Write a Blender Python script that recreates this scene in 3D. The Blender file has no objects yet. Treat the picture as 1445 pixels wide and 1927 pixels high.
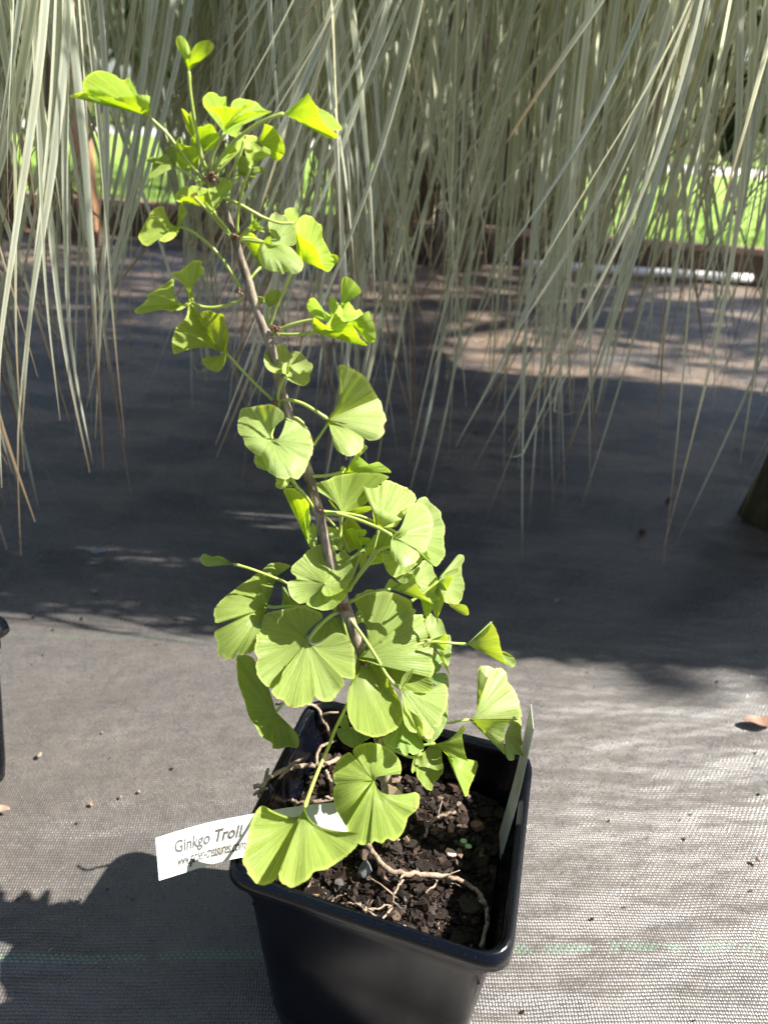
import bpy, math, random
from mathutils import Vector, Matrix
R = math.radians
random.seed(7)
scene = bpy.context.scene
COL = scene.collection

# ------------------------------------------------------------------ camera
PITCH, ROLL, CAMH, FPX = R(27), R(4), 0.47, 1392.0
CAM = Vector((0, 0, CAMH))
FW = Vector((0, math.cos(PITCH), -math.sin(PITCH)))
R0 = Vector((1, 0, 0)); U0 = Vector((0, math.sin(PITCH), math.cos(PITCH)))
RT = R0 * math.cos(ROLL) + U0 * math.sin(ROLL)
UP = U0 * math.cos(ROLL) - R0 * math.sin(ROLL)
cd = bpy.data.cameras.new('camera'); cam = bpy.data.objects.new('camera', cd); COL.objects.link(cam)
m = Matrix((RT, UP, -FW)).transposed().to_4x4(); m.translation = CAM
cam.matrix_world = m
cd.sensor_fit = 'VERTICAL'; cd.sensor_height = 36; cd.lens = 36 * FPX / 1927
cd.clip_start = 0.01; cd.clip_end = 500
cd.dof.use_dof = True; cd.dof.focus_distance = 0.40; cd.dof.aperture_fstop = 9.0
scene.camera = cam

# ------------------------------------------------------------------ light
SUN = Vector((0.67, 0.03, 0.74)).normalized()
elev = math.asin(SUN.z); az = math.atan2(SUN.x, SUN.y)
w = bpy.data.worlds.new('World'); scene.world = w; w.use_nodes = True
nt = w.node_tree; bg = nt.nodes['Background']
sky = nt.nodes.new('ShaderNodeTexSky'); sky.sky_type = 'NISHITA'; sky.sun_disc = False
sky.sun_elevation = elev; sky.sun_rotation = az; sky.air_density = 1.0; sky.dust_density = 1.5
nt.links.new(sky.outputs[0], bg.inputs[0]); bg.inputs[1].default_value = 0.05
sl = bpy.data.lights.new('sun', 'SUN'); sl.energy = 4.9; sl.angle = R(0.53); sl.color = (1, 0.955, 0.87)
so = bpy.data.objects.new('sun', sl); COL.objects.link(so)
so.rotation_euler = SUN.to_track_quat('Z', 'Y').to_euler()
vs = scene.view_settings
vs.view_transform = 'Standard'; vs.look = 'None'; vs.exposure = 1.65; vs.gamma = 1
scene.render.film_transparent = False
scene.cycles.max_bounces = 8

# ------------------------------------------------------------------ projection of picture points into the place
def ray(px, py): return FW + RT * ((px - 722.5) / FPX) - UP * ((py - 963.5) / FPX)
def at(px, py, t): return CAM + ray(px, py) * t                 # t = distance along the view axis
def atY(px, py, y):
    d = ray(px, py); return CAM + d * (y / d.y)
def onz(px, py, z):
    d = ray(px, py); return CAM + d * ((z - CAMH) / d.z)
def depth(p): return (p - CAM).dot(FW)

# ------------------------------------------------------------------ helpers
WORLD = {}
def tag(o, label=None, cat=None, group=None, kind=None):
    if label: o['label'] = label
    if cat: o['category'] = cat
    if group: o['group'] = group
    if kind: o['kind'] = kind
    return o
def empty(name, loc, label=None, cat=None, group=None):
    o = bpy.data.objects.new(name, None); COL.objects.link(o); o.location = loc
    o.empty_display_size = 0.02; WORLD[o.name] = Vector(loc)
    return tag(o, label, cat, group)
class MB:
    def __init__(s): s.v = []; s.f = []; s.uv = []; s.col = []
    def add(s, vs, fs, uvs=None, col=None):
        b = len(s.v); s.v += [Vector(v) for v in vs]
        for f in fs: s.f.append(tuple(b + i for i in f))
        s.uv += (uvs if uvs else [(0, 0)] * len(vs)); s.col += [col if col else (1, 1, 1)] * len(vs)
        return b
    def box(s, c, d, ax=None, col=None, jit=0):
        c = Vector(c); ax = ax or (Vector((1, 0, 0)), Vector((0, 1, 0)), Vector((0, 0, 1)))
        vs = []
        for k in (-1, 1):
            for j in (-1, 1):
                for i in (-1, 1):
                    q = c + ax[0] * i * d[0] / 2 + ax[1] * j * d[1] / 2 + ax[2] * k * d[2] / 2
                    if jit: q += Vector([random.uniform(-jit, jit) for _ in range(3)])
                    vs.append(q)
        s.add(vs, [(0, 2, 3, 1), (4, 5, 7, 6), (0, 1, 5, 4), (2, 6, 7, 3), (0, 4, 6, 2), (1, 3, 7, 5)], None, col)
    def tube(s, pts, rad, n=8, cap=True, bumps=0, col=None):
        pts = [Vector(p) for p in pts]
        if not hasattr(rad, '__len__'): rad = [rad] * len(pts)
        N = None; vs = []; uvs = []; L = 0
        for i, p in enumerate(pts):
            t = (pts[min(i + 1, len(pts) - 1)] - pts[max(i - 1, 0)]).normalized()
            if N is None: N = t.orthogonal().normalized()
            N = (N - t * N.dot(t)).normalized(); B = t.cross(N)
            if i: L += (p - pts[i - 1]).length
            for k in range(n):
                a = 2 * math.pi * k / n
                r = rad[i] * (1 + (random.uniform(-bumps, bumps) if bumps else 0))
                vs.append(p + N * math.cos(a) * r + B * math.sin(a) * r); uvs.append((k / n, L * 40))
        fs = []
        for i in range(len(pts) - 1):
            for k in range(n):
                a = i * n + k; b = i * n + (k + 1) % n
                fs.append((a, b, b + n, a + n))
        if cap: fs.append(tuple(range(n - 1, -1, -1))); fs.append(tuple(range((len(pts) - 1) * n, len(pts) * n)))
        s.add(vs, fs, uvs, col)
    def build(s, name, mat, parent=None, origin=None, smooth=True, label=None, kind=None):
        pw = WORLD[parent.name] if parent else Vector((0, 0, 0))
        org = Vector(origin) if origin is not None else (pw if parent else Vector((0, 0, 0)))
        me = bpy.data.meshes.new(name); me.from_pydata([tuple(v - org) for v in s.v], [], s.f)
        uv = me.uv_layers.new(name='UVMap'); ca = me.color_attributes.new('tint', 'FLOAT_COLOR', 'POINT')
        for l in me.loops: uv.data[l.index].uv = s.uv[l.vertex_index]
        for i, c in enumerate(s.col): ca.data[i].color = (c[0], c[1], c[2], 1)
        if smooth: me.polygons.foreach_set('use_smooth', [True] * len(me.polygons))
        me.materials.append(mat)
        o = bpy.data.objects.new(name, me); COL.objects.link(o)
        if parent: o.parent = parent
        o.location = org - pw; WORLD[o.name] = org
        if label: o['label'] = label
        if kind: o['kind'] = kind
        return o
def catmull(pts, n=6):
    out = []; m_ = len(pts)
    for i in range(m_ - 1):
        p0 = pts[max(i - 1, 0)]; p1 = pts[i]; p2 = pts[i + 1]; p3 = pts[min(i + 2, m_ - 1)]
        for k in range(n):
            t = k / n
            out.append(tuple(0.5 * (2 * b + (c - a) * t + (2 * a - 5 * b + 4 * c - d) * t * t + (3 * b - a - 3 * c + d) * t ** 3)
                             for a, b, c, d in zip(p0, p1, p2, p3)))
    out.append(tuple(pts[-1])); return out

# ------------------------------------------------------------------ materials
class NT:
    def __init__(s, name):
        s.m = bpy.data.materials.new(name); s.m.use_nodes = True; s.t = s.m.node_tree; s.n = s.t.nodes
        s.p = s.n['Principled BSDF']; s.out = s.n['Material Output']
    def new(s, k, **kw):
        n = s.n.new('ShaderNode' + k)
        for a, b in kw.items():
            if a == 'ins':
                for i, v in b.items(): s.set(n, i, v)
            else: setattr(n, a, b)
        return n
    def set(s, n, i, v):
        if isinstance(v, bpy.types.NodeSocket): s.t.links.new(v, n.inputs[i])
        else: n.inputs[i].default_value = v
    def math(s, op, a, b=0.0, c=None):
        n = s.new('Math', operation=op); s.set(n, 0, a); s.set(n, 1, b)
        if c is not None: s.set(n, 2, c)
        return n.outputs[0]
    def mix(s, f, a, b, mode='MIX'):
        n = s.new('MixRGB', blend_type=mode); s.set(n, 0, f); s.set(n, 1, a); s.set(n, 2, b); return n.outputs[0]
    def noise(s, vec=None, scale=5, detail=4, rough=.5, out=0):
        n = s.new('TexNoise'); n.inputs['Scale'].default_value = scale; n.inputs['Detail'].default_value = detail
        n.inputs['Roughness'].default_value = rough
        if vec is not None: s.set(n, 'Vector', vec)
        return n.outputs[out]
    def ramp(s, f, *stops):
        n = s.new('ValToRGB'); e = n.color_ramp.elements
        while len(e) < len(stops): e.new(0.5)
        for el, (p, c) in zip(e, stops):
            el.position = p; el.color = (c, c, c, 1) if not hasattr(c, '__len__') else (*c, 1)
        s.set(n, 0, f); return n.outputs[0]
    def bump(s, h, strength=.5, dist=.001, normal=None):
        n = s.new('Bump'); n.inputs['Strength'].default_value = strength; n.inputs['Distance'].default_value = dist
        s.set(n, 'Height', h)
        if normal is not None: s.set(n, 'Normal', normal)
        s.t.links.new(n.outputs[0], s.p.inputs['Normal']); return n.outputs[0]
    def geo(s): return s.new('NewGeometry').outputs['Position']
    def uv(s): return s.new('UVMap').outputs[0]
    def sca(s, vec, x, y, z):
        n = s.new('VectorMath', operation='MULTIPLY'); s.set(n, 0, vec); n.inputs[1].default_value = (x, y, z); return n.outputs[0]
    def attr(s, name='tint'): return s.new('Attribute', attribute_name=name).outputs['Color']
    def P(s, **k):
        for a, v in k.items(): s.set(s.p, a.replace('_', ' '), v)

def mat_leaf():
    a = NT('ginkgo_leaf'); uv = a.uv(); sep = a.new('SeparateXYZ', ins={0: uv})
    u, v = sep.outputs[0], sep.outputs[1]
    veins = a.noise(a.sca(uv, 52, 1.3, 1), 1, 3, .75)
    fine = a.noise(a.sca(uv, 190, 5, 1), 1, 2, .6)
    broad = a.noise(a.sca(uv, 20, .7, 1), 1, 2, .5)
    blot = a.noise(a.geo(), 90, 3, .6)
    rnd = a.new('ObjectInfo').outputs['Random']
    tint = a.attr()
    c = a.mix(a.ramp(veins, (.3, 0.0), (.7, 1.0)), (.26, .335, .075, 1), (.46, .50, .185, 1))
    c = a.mix(a.math('MULTIPLY', a.ramp(broad, (.42, 1.0), (.56, 0.0)), .55), c, (.225, .30, .06, 1))
    c = a.mix(a.math('MULTIPLY', a.ramp(fine, (.35, 1.0), (.5, 0.0)), .3), c, (.18, .27, .045, 1))
    c = a.mix(a.math('MULTIPLY', a.ramp(blot, (.45, 0.0), (.75, 1.0)), .35), c, (.38, .46, .13, 1))
    c = a.mix(a.math('MULTIPLY', rnd, .25), c, (.22, .38, .12, 1))
    spots = a.noise(a.geo(), 420, 2, .6)
    c = a.mix(a.math('MULTIPLY', a.ramp(spots, (.71, 0.0), (.76, 1.0)), .5), c, (.30, .22, .05, 1))
    edge = a.ramp(v, (.955, 0.0), (.985, 1.0))
    c = a.mix(a.math('MULTIPLY', edge, .5), c, (.58, .62, .22, 1))
    brn = a.math('MULTIPLY', a.ramp(v, (.90, 0.0), (1.0, 1.0)), a.ramp(a.noise(a.geo(), 130, 3, .7), (.60, 0.0), (.66, 1.0)))
    c = a.mix(a.math('MULTIPLY', brn, .8), c, (.22, .11, .035, 1))
    c = a.mix(1.0, c, tint, 'MULTIPLY')
    tr = a.mix(1.0, c, (1.6, 1.5, .22, 1), 'MULTIPLY')
    a.P(Base_Color=c, Roughness=.47)
    a.p.inputs['Specular IOR Level'].default_value = .38
    h = a.math('ADD', a.math('ADD', a.math('MULTIPLY', veins, .7), a.math('MULTIPLY', broad, .7)), a.math('MULTIPLY', fine, .5))
    nrm = a.bump(h, .75, .0006)
    a.p.inputs['Coat Weight'].default_value = .12; a.p.inputs['Coat Roughness'].default_value = .3
    t = a.new('BsdfTranslucent'); a.set(t, 'Color', tr); a.set(t, 'Normal', nrm)
    ms = a.new('MixShader'); ms.inputs[0].default_value = .47
    a.t.links.new(a.p.outputs[0], ms.inputs[1]); a.t.links.new(t.outputs[0], ms.inputs[2])
    a.t.links.new(ms.outputs[0], a.out.inputs[0]); return a.m
def mat_petiole():
    a = NT('petiole'); n = a.noise(a.geo(), 120, 3)
    a.P(Base_Color=a.mix(n, (.22, .31, .05, 1), (.40, .47, .11, 1)), Roughness=.4)
    a.p.inputs['Subsurface Weight'].default_value = .05; a.p.inputs['Subsurface Radius'].default_value = (.002, .003, .001)
    a.p.inputs['Subsurface Scale'].default_value = .5
    return a.m
def mat_bark(name, c1, c2, sc=1.0):
    a = NT(name); g = a.geo(); n = a.noise(a.sca(g, 1, 1, .28), 300 * sc, 5, .65); n2 = a.noise(g, 60 * sc, 4, .6)
    c = a.mix(a.ramp(n, (.35, 0.0), (.65, 1.0)), (*c1, 1), (*c2, 1))
    c = a.mix(a.math('MULTIPLY', a.ramp(n2, (.5, 0.0), (.7, 1.0)), .6), c, (*[x * .45 for x in c1], 1))
    a.P(Base_Color=c, Roughness=.75); a.bump(a.math('ADD', n, n2), .9, .0012 / sc); return a.m
def mat_pot(name='black_plastic', spec=.34):
    a = NT(name); g = a.geo()
    dust = a.noise(g, 35, 5, .6); scr = a.noise(a.sca(g, 60, 60, 900), 1, 3); fl = a.noise(g, 900, 2)
    c = a.mix(a.ramp(dust, (.3, 0.0), (.85, 1.0)), (.0010, .0016, .0042, 1), (.0028, .0036, .0062, 1))
    c = a.mix(a.math('MULTIPLY', a.ramp(fl, (.64, 0.0), (.80, 1.0)), .35), c, (.08, .075, .065, 1))
    a.P(Base_Color=c, Roughness=a.ramp(dust, (.2, .15), (.8, .25)))
    a.p.inputs['Specular IOR Level'].default_value = spec
    a.bump(a.math('ADD', a.math('MULTIPLY', scr, .4), a.math('MULTIPLY', a.noise(g, 160, 3), .6)), .12, .0005); return a.m
def mat_fabric():
    a = NT('woven_ground_fabric'); g = a.geo()
    warp = a.noise(g, 6, 3, .5, 1)
    gw = a.new('VectorMath', operation='MULTIPLY_ADD'); a.set(gw, 0, warp); gw.inputs[1].default_value = (.014, .014, 0); a.set(gw, 2, g)
    s = a.new('SeparateXYZ', ins={0: gw.outputs[0]}); x, y = s.outputs[0], s.outputs[1]
    px, py = 0.0019, 0.0022
    xr = a.math('ADD', x, a.math('MULTIPLY', y, .075)); yr = a.math('SUBTRACT', y, a.math('MULTIPLY', x, .075))
    fx = a.math('FRACT', a.math('DIVIDE', xr, px)); fy = a.math('FRACT', a.math('DIVIDE', yr, py))
    ix = a.math('FLOOR', a.math('DIVIDE', xr, px)); iy = a.math('FLOOR', a.math('DIVIDE', yr, py))
    par = a.math('MODULO', a.math('ADD', a.math('ADD', ix, iy), 100000), 2)
    sx = a.math('SINE', a.math('MULTIPLY', fx, math.pi)); sy = a.math('SINE', a.math('MULTIPLY', fy, math.pi))
    hw = a.math('MULTIPLY', a.math('POWER', sx, .35), sy); hf = a.math('MULTIPLY', a.math('POWER', sy, .35), sx)
    h = a.math('ADD', a.math('MULTIPLY', hw, par), a.math('MULTIPLY', hf, a.math('SUBTRACT', 1.0, par)))
    wn = a.new('TexWhiteNoise', noise_dimensions='2D'); cv = a.new('CombineXYZ'); a.set(cv, 0, ix); a.set(cv, 1, iy); a.set(wn, 'Vector', cv.outputs[0])
    rn = wn.outputs['Value']
    dirt = a.noise(g, 2.6, 6, .62); streak = a.noise(a.sca(g, 3, 16, 1), 1, 5, .65); fine = a.noise(g, 60, 4, .6)
    c = a.mix(h, (.020, .020, .022, 1), (.088, .084, .084, 1))
    c = a.mix(a.math('MULTIPLY', rn, .4), c, (.085, .083, .086, 1))
    # dried silt lying on the fabric
    dm = a.ramp(a.math('ADD', a.math('MULTIPLY', dirt, .6), a.math('MULTIPLY', streak, .4)), (.41, 0.0), (.52, 1.0))
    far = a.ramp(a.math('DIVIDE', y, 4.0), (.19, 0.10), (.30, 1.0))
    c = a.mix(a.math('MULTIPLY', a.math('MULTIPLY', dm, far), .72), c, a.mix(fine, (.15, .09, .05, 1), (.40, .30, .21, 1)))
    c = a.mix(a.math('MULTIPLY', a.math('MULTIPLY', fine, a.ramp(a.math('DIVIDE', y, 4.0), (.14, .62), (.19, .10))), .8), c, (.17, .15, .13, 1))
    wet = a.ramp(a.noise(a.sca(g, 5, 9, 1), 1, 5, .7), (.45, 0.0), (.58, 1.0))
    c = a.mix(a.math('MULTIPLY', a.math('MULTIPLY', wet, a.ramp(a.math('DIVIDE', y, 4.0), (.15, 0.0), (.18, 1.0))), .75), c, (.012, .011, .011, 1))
    # the green marker threads woven in one foot apart
    def line(p, q):
        p = onz(*p, 0); q = onz(*q, 0); sl_ = (q.y - p.y) / (q.x - p.x)
        d = a.math('ABSOLUTE', a.math('SUBTRACT', a.math('SUBTRACT', y, a.math('MULTIPLY', x, sl_)), p.y - sl_ * p.x))
        return a.math('MULTIPLY', a.math('LESS_THAN', d, .0030), a.math('GREATER_THAN', hw, .35))
    ln = a.math('MAXIMUM', line((0, 1783), (1445, 1757)), a.math('MULTIPLY', line((60, 1185), (1100, 1220)), .3))
    ln = a.math('MULTIPLY', ln, a.math('GREATER_THAN', a.noise(a.sca(g, 60, 60, 1), 1, 2), .42))
    c = a.mix(a.math('MULTIPLY', a.math('MULTIPLY', ln, par), .7), c, (.12, .27, .17, 1))
    a.P(Base_Color=c, Roughness=a.ramp(a.math('ADD', rn, a.math('MULTIPLY', fine, .4)), (.2, .24), (1.1, .44)))
    a.p.inputs['Specular IOR Level'].default_value = 1.0
    tiltn = a.noise(a.sca(g, 7, 20, 1), 1, 3)
    b2 = a.new('Bump'); b2.inputs['Strength'].default_value = .55; b2.inputs['Distance'].default_value = .02; a.set(b2, 'Height', tiltn)
    a.bump(a.math('ADD', h, a.math('MULTIPLY', rn, .45)), .7, .0005, b2.outputs[0]); return a.m
def mat_blade():
    a = NT('variegated_blade'); uv = a.uv(); s = a.new('SeparateXYZ', ins={0: uv}); u, v = s.outputs[0], s.outputs[1]
    tint = a.attr(); ts = a.new('SeparateXYZ', ins={0: tint}); r1, r2 = ts.outputs[0], ts.outputs[1]
    st = a.noise(a.sca(uv, 14, .5, 1), 1, 3, .7)
    mid = a.math('ABSOLUTE', a.math('SUBTRACT', u, .5))
    cream = a.ramp(a.math('ADD', mid, a.math('MULTIPLY', a.math('SUBTRACT', st, .5), .35)), (.17, 0.0), (.27, 1.0))
    green = a.mix(r1, (.56, .60, .53, 1), (.66, .69, .58, 1))
    crm = a.mix(r2, (.80, .83, .70, 1), (.90, .87, .66, 1))
    c = a.mix(cream, green, crm)
    patch = a.noise(a.sca(a.geo(), 40, 40, 14), 1, 3, .6)
    c = a.mix(a.math('MULTIPLY', a.ramp(patch, (.55, 0.0), (.7, 1.0)), .4), c, (.48, .42, .24, 1))
    c = a.mix(a.math('MULTIPLY', a.ramp(a.noise(a.sca(uv, 26, .8, 1), 1, 2, .6), (.45, 1.0), (.56, 0.0)), .55), c, (.30, .36, .28, 1))
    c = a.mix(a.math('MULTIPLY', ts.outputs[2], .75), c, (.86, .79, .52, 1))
    tip = a.ramp(a.math('ADD', v, a.math('MULTIPLY', a.math('SUBTRACT', r1, .5), .18)), (.87, 0.0), (.97, 1.0))
    c = a.mix(tip, c, a.mix(r2, (.20, .12, .075, 1), (.40, .30, .19, 1)))
    dead = a.math('GREATER_THAN', a.math('MULTIPLY', r1, r2), .94)
    c = a.mix(a.math('MULTIPLY', dead, .85), c, (.34, .20, .11, 1))
    a.P(Base_Color=c, Roughness=.38)
    t = a.new('BsdfTranslucent'); a.set(t, 'Color', a.mix(1.0, c, (1.12, 1.1, .95, 1), 'MULTIPLY'))
    ms = a.new('MixShader'); ms.inputs[0].default_value = .52
    a.t.links.new(a.p.outputs[0], ms.inputs[1]); a.t.links.new(t.outputs[0], ms.inputs[2])
    a.t.links.new(ms.outputs[0], a.out.inputs[0]); return a.m
def mat_simple(name, c1, c2, scale=20, rough=.7, bump=.3, dist=.002, tint=False, spec=.5):
    a = NT(name); g = a.geo(); n = a.noise(g, scale, 5, .6)
    c = a.mix(a.ramp(n, (.35, 0.0), (.65, 1.0)), (*c1, 1), (*c2, 1))
    if tint: c = a.mix(1.0, c, a.attr(), 'MULTIPLY')
    a.P(Base_Color=c, Roughness=rough); a.p.inputs['Specular IOR Level'].default_value = spec
    if bump: a.bump(n, bump, dist)
    return a.m
def mat_foliage(name, c1, c2):
    a = NT(name); n = a.noise(a.geo(), 1.2, 3); c = a.mix(n, (*c1, 1), (*c2, 1)); a.P(Base_Color=c, Roughness=.6)
    t = a.new('BsdfTranslucent'); a.set(t, 'Color', a.mix(1.0, c, (1.3, 1.4, .5, 1), 'MULTIPLY'))
    ms = a.new('MixShader'); ms.inputs[0].default_value = .35
    a.t.links.new(a.p.outputs[0], ms.inputs[1]); a.t.links.new(t.outputs[0], ms.inputs[2])
    a.t.links.new(ms.outputs[0], a.out.inputs[0]); return a.m
M = dict(leaf=mat_leaf(), petiole=mat_petiole(), stem=mat_bark('ginkgo_bark', (.10, .075, .05), (.33, .275, .21)),
         bud=mat_bark('bud_scale', (.12, .05, .03), (.30, .17, .10)), root=mat_bark('root_bark', (.14, .095, .065), (.38, .29, .22), .8),
         pot=mat_pot(), potwall=mat_pot('black_plastic_wall', .09), fabric=mat_fabric(), blade=mat_blade(),
         soil=mat_simple('potting_soil', (.012, .008, .006), (.045, .030, .022), 220, .85, .9, .004),
         chip=mat_simple('bark_mulch', (.55, .5, .46), (1.0, .95, .9), 260, .7, .8, .0012, True, .25),
         tagm=None,
         ink=mat_simple('printed_ink', (.006, .008, .014), (.010, .012, .022), 900, .6, 0),
         cut=mat_simple('cut_wood', (.52, .36, .23), (.66, .50, .36), 150, .6, .2, .0005),
         wood=mat_bark('weathered_timber', (.07, .042, .026), (.16, .10, .062), .12), 
         cedar=mat_bark('cedar_timber', (.38, .19, .10), (.60, .33, .18), .12),
         mossy=mat_bark('mossy_timber', (.045, .035, .018), (.16, .12, .045), .12),
         boardtop=mat_bark('timber_edging', (.30, .18, .13), (.50, .33, .25), .12),
         lawn=mat_simple('lawn', (.13, .24, .03), (.28, .41, .07), 9, .8, .6, .02),
         drive=mat_simple('pale_drive', (.50, .48, .45), (.66, .64, .60), 2, .9, .2),
         pebble=mat_simple('pebble', (.75, .7, .65), (1, 1, 1), 300, .6, .3, .0006, True),
         pipe=mat_simple('white_pipe', (.74, .74, .72), (.82, .82, .80), 30, .3, 0),
         trunk=mat_bark('tree_bark', (.07, .05, .035), (.17, .13, .10), .03),
         fol1=mat_foliage('tree_leaves', (.03, .06, .02), (.09, .14, .04)), fol2=mat_foliage('shrub_leaves', (.06, .11, .02), (.16, .22, .05)),
         weed=mat_simple('seedling_leaf', (.22, .42, .16), (.32, .52, .24), 200, .5, 0))
def mat_tag():
    a = NT('plant_label_vinyl'); g = a.geo(); n = a.noise(g, 55, 4, .6); n2 = a.noise(g, 700, 2)
    c = a.mix(a.ramp(n, (.52, 0.0), (.72, 1.0)), (.42, .44, .40, 1), (.38, .32, .22, 1))
    c = a.mix(a.math('MULTIPLY', a.ramp(n2, (.72, 0.0), (.76, 1.0)), .6), c, (.2, .17, .12, 1))
    a.P(Base_Color=c, Roughness=.42); a.bump(n, .2, .0008)
    t = a.new('BsdfTranslucent'); a.set(t, 'Color', c); ms = a.new('MixShader'); ms.inputs[0].default_value = .2
    a.t.links.new(a.p.outputs[0], ms.inputs[1]); a.t.links.new(t.outputs[0], ms.inputs[2])
    a.t.links.new(ms.outputs[0], a.out.inputs[0]); return a.m
M['tagm'] = mat_tag()

# ------------------------------------------------------------------ the setting
def sheet(name, x0, x1, y0, y1, z, mat, nx=1, ny=1, fz=None, kind='structure'):
    b = MB(); vs = []; 
    for j in range(ny + 1):
        for i in range(nx + 1):
            x = x0 + (x1 - x0) * i / nx; y = y0 + (y1 - y0) * j / ny
            vs.append((x, y, z + (fz(x, y) if fz else 0)))
    fs = [(j * (nx + 1) + i, j * (nx + 1) + i + 1, (j + 1) * (nx + 1) + i + 1, (j + 1) * (nx + 1) + i) for j in range(ny) for i in range(nx)]
    b.add(vs, fs); return tag(b.build(name, mat), kind=kind)
def gz(x, y): return 0.0016 * math.sin(x * 9 + y * 5) + 0.0012 * math.sin(y * 23 + x * 3)
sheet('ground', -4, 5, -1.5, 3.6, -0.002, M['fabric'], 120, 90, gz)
lawnz = lambda x, y: 0.02 * math.sin(x * .9) * math.sin(y * .7)
sheet('lawn', -60, 60, 3.45, 21, 0.06, M['lawn'], 60, 20, lawnz)
sheet('drive', -60, 60, 21, 44, 0.05, M['drive'])
sheet('terrain', -260, 260, 44, 300, 0.04, M['lawn'])
sheet('subgrade', -60, 60, -20, 3.45, -0.05, M['soil'])
b = MB()                                                         # blades of grass along the near edge of the lawn
for _ in range(15000):
    y = 3.62 + random.random() ** 1.6 * 5; x = random.uniform(-.85, .85) * y * .75
    z = .06 + lawnz(x, y); h = random.uniform(.02, .055); a = random.uniform(0, 6.28); wd = .004
    p = Vector((x, y, z)); d = Vector((math.cos(a), math.sin(a), 0)) * wd; l = Vector((random.uniform(-.02, .02), random.uniform(-.02, .02), h))
    b.add([p - d, p + d, p + l], [(0, 1, 2)])
tag(b.build('grass', M['lawn'], smooth=False), kind='stuff')

# timber edging between fabric and lawn: two boards meeting behind the plants
def board(name, p, q, w_, h_, mat, z0=0.0, label=None):
    p = Vector(p); q = Vector(q); ax = (q - p).normalized(); L = (q - p).length
    o = empty(name, (p + q) / 2, label, 'timber edging')
    b = MB(); n = Vector((-ax.y, ax.x, 0)); zc = Vector((0, 0, 1))
    b.box((p + q) / 2 + zc * (z0 + h_ / 2), (L, w_, h_), (ax, n, zc)); b.build('face_board', M['wood'], o, smooth=False)
    b = MB(); b.box((p + q) / 2 + zc * (z0 + h_ + .012), (L + .01, w_ + .03, .024), (ax, n, zc)); b.build('cap_board', mat, o, smooth=False)
    return o
board('edging_board', (-3.4, 3.52, 0), (0.02, 3.44, 0), .045, .12, M['boardtop'], label='long low timber edging with pinkish cap, left of centre behind the hanging blades')
board('edging_board', (0.05, 3.44, 0), (1.78, 3.26, 0), .045, .12, M['boardtop'], label='low timber edging with pinkish cap in front of the bright lawn at right')
def post(px, w_, y, mat, label, top=2.4, shear=0.0, py=430):
    g = atY(px, py, y); g.z = 0
    o = empty('timber_post', g, label, 'post')
    b = MB(); n = 10
    for k in range(n):
        a = g + Vector((shear * k / n, 0, top * k / n)); c = g + Vector((shear * (k + 1) / n, 0, top * (k + 1) / n))
        if k == 0: b.add([a + Vector((i * w_ / 2, j * w_ / 2, 0)) for i, j in ((-1, -1), (1, -1), (1, 1), (-1, 1))], [])
        b.add([c + Vector((i * w_ / 2, j * w_ / 2, 0)) for i, j in ((-1, -1), (1, -1), (1, 1), (-1, 1))], [])
    b.f = [(4 * k + i, 4 * k + (i + 1) % 4, 4 * k + 4 + (i + 1) % 4, 4 * k + 4 + i) for k in range(n) for i in range(4)] + [(3, 2, 1, 0)]
    b.build('shaft', mat, o, smooth=False)
    b = MB(); b.box(g + Vector((0, 0, .03)), (w_ + .02, w_ + .02, .06)); b.build('footing', M['wood'], o, smooth=False)
    return o
post(172, .062, 3.1, M['cedar'], 'orange cedar post seen through the blades at the left')
post(120, .085, 3.3, M['wood'], 'dark post directly left of the orange cedar post')
post(16, .085, 3.3, M['wood'], 'dark timber post at the left edge of the picture')
post(664, .11, 3.35, M['wood'], 'narrow dark post behind the middle of the hanging curtain')
post(862, .19, 3.3, M['wood'], 'widest dark timber post right of centre behind the curtain')
post(1120, .09, 3.38, M['wood'], 'dark post just left of the bright lawn at right')
b = MB(); p = onz(985, 497, .03); q = onz(1412, 524, .03)
b.tube([p.lerp(q, t / 8) for t in range(9)], .017, 12); o = b.build('irrigation_pipe', M['pipe'])
tag(o, 'white plastic pipe lying on the ground before the right timber edging', 'pipe')

# board fence added to darken the middle of the background, behind the posts
o = empty('backdrop_fence', atY(890, 430, 3.62) * 1.0, 'dark brown board fence panel added to darken the background behind the middle of the curtain', 'fence')
pa = atY(695, 430, 3.60); pb = atY(1085, 440, 3.56); pa.z = pb.z = 0; o.location.z = 0; WORLD[o.name] = Vector(o.location)
ax_ = (pb - pa).normalized(); n_ = Vector((-ax_.y, ax_.x, 0))
for k in range(9):
    b = MB(); b.box((pa + pb) / 2 + Vector((0, 0, .09 + k * .16)) + n_ * (.004 if k % 2 else -.004), ((pb - pa).length, .022, .159), (ax_, n_, Vector((0, 0, 1)))); b.build('board', M['wood'], o, smooth=False)

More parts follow.
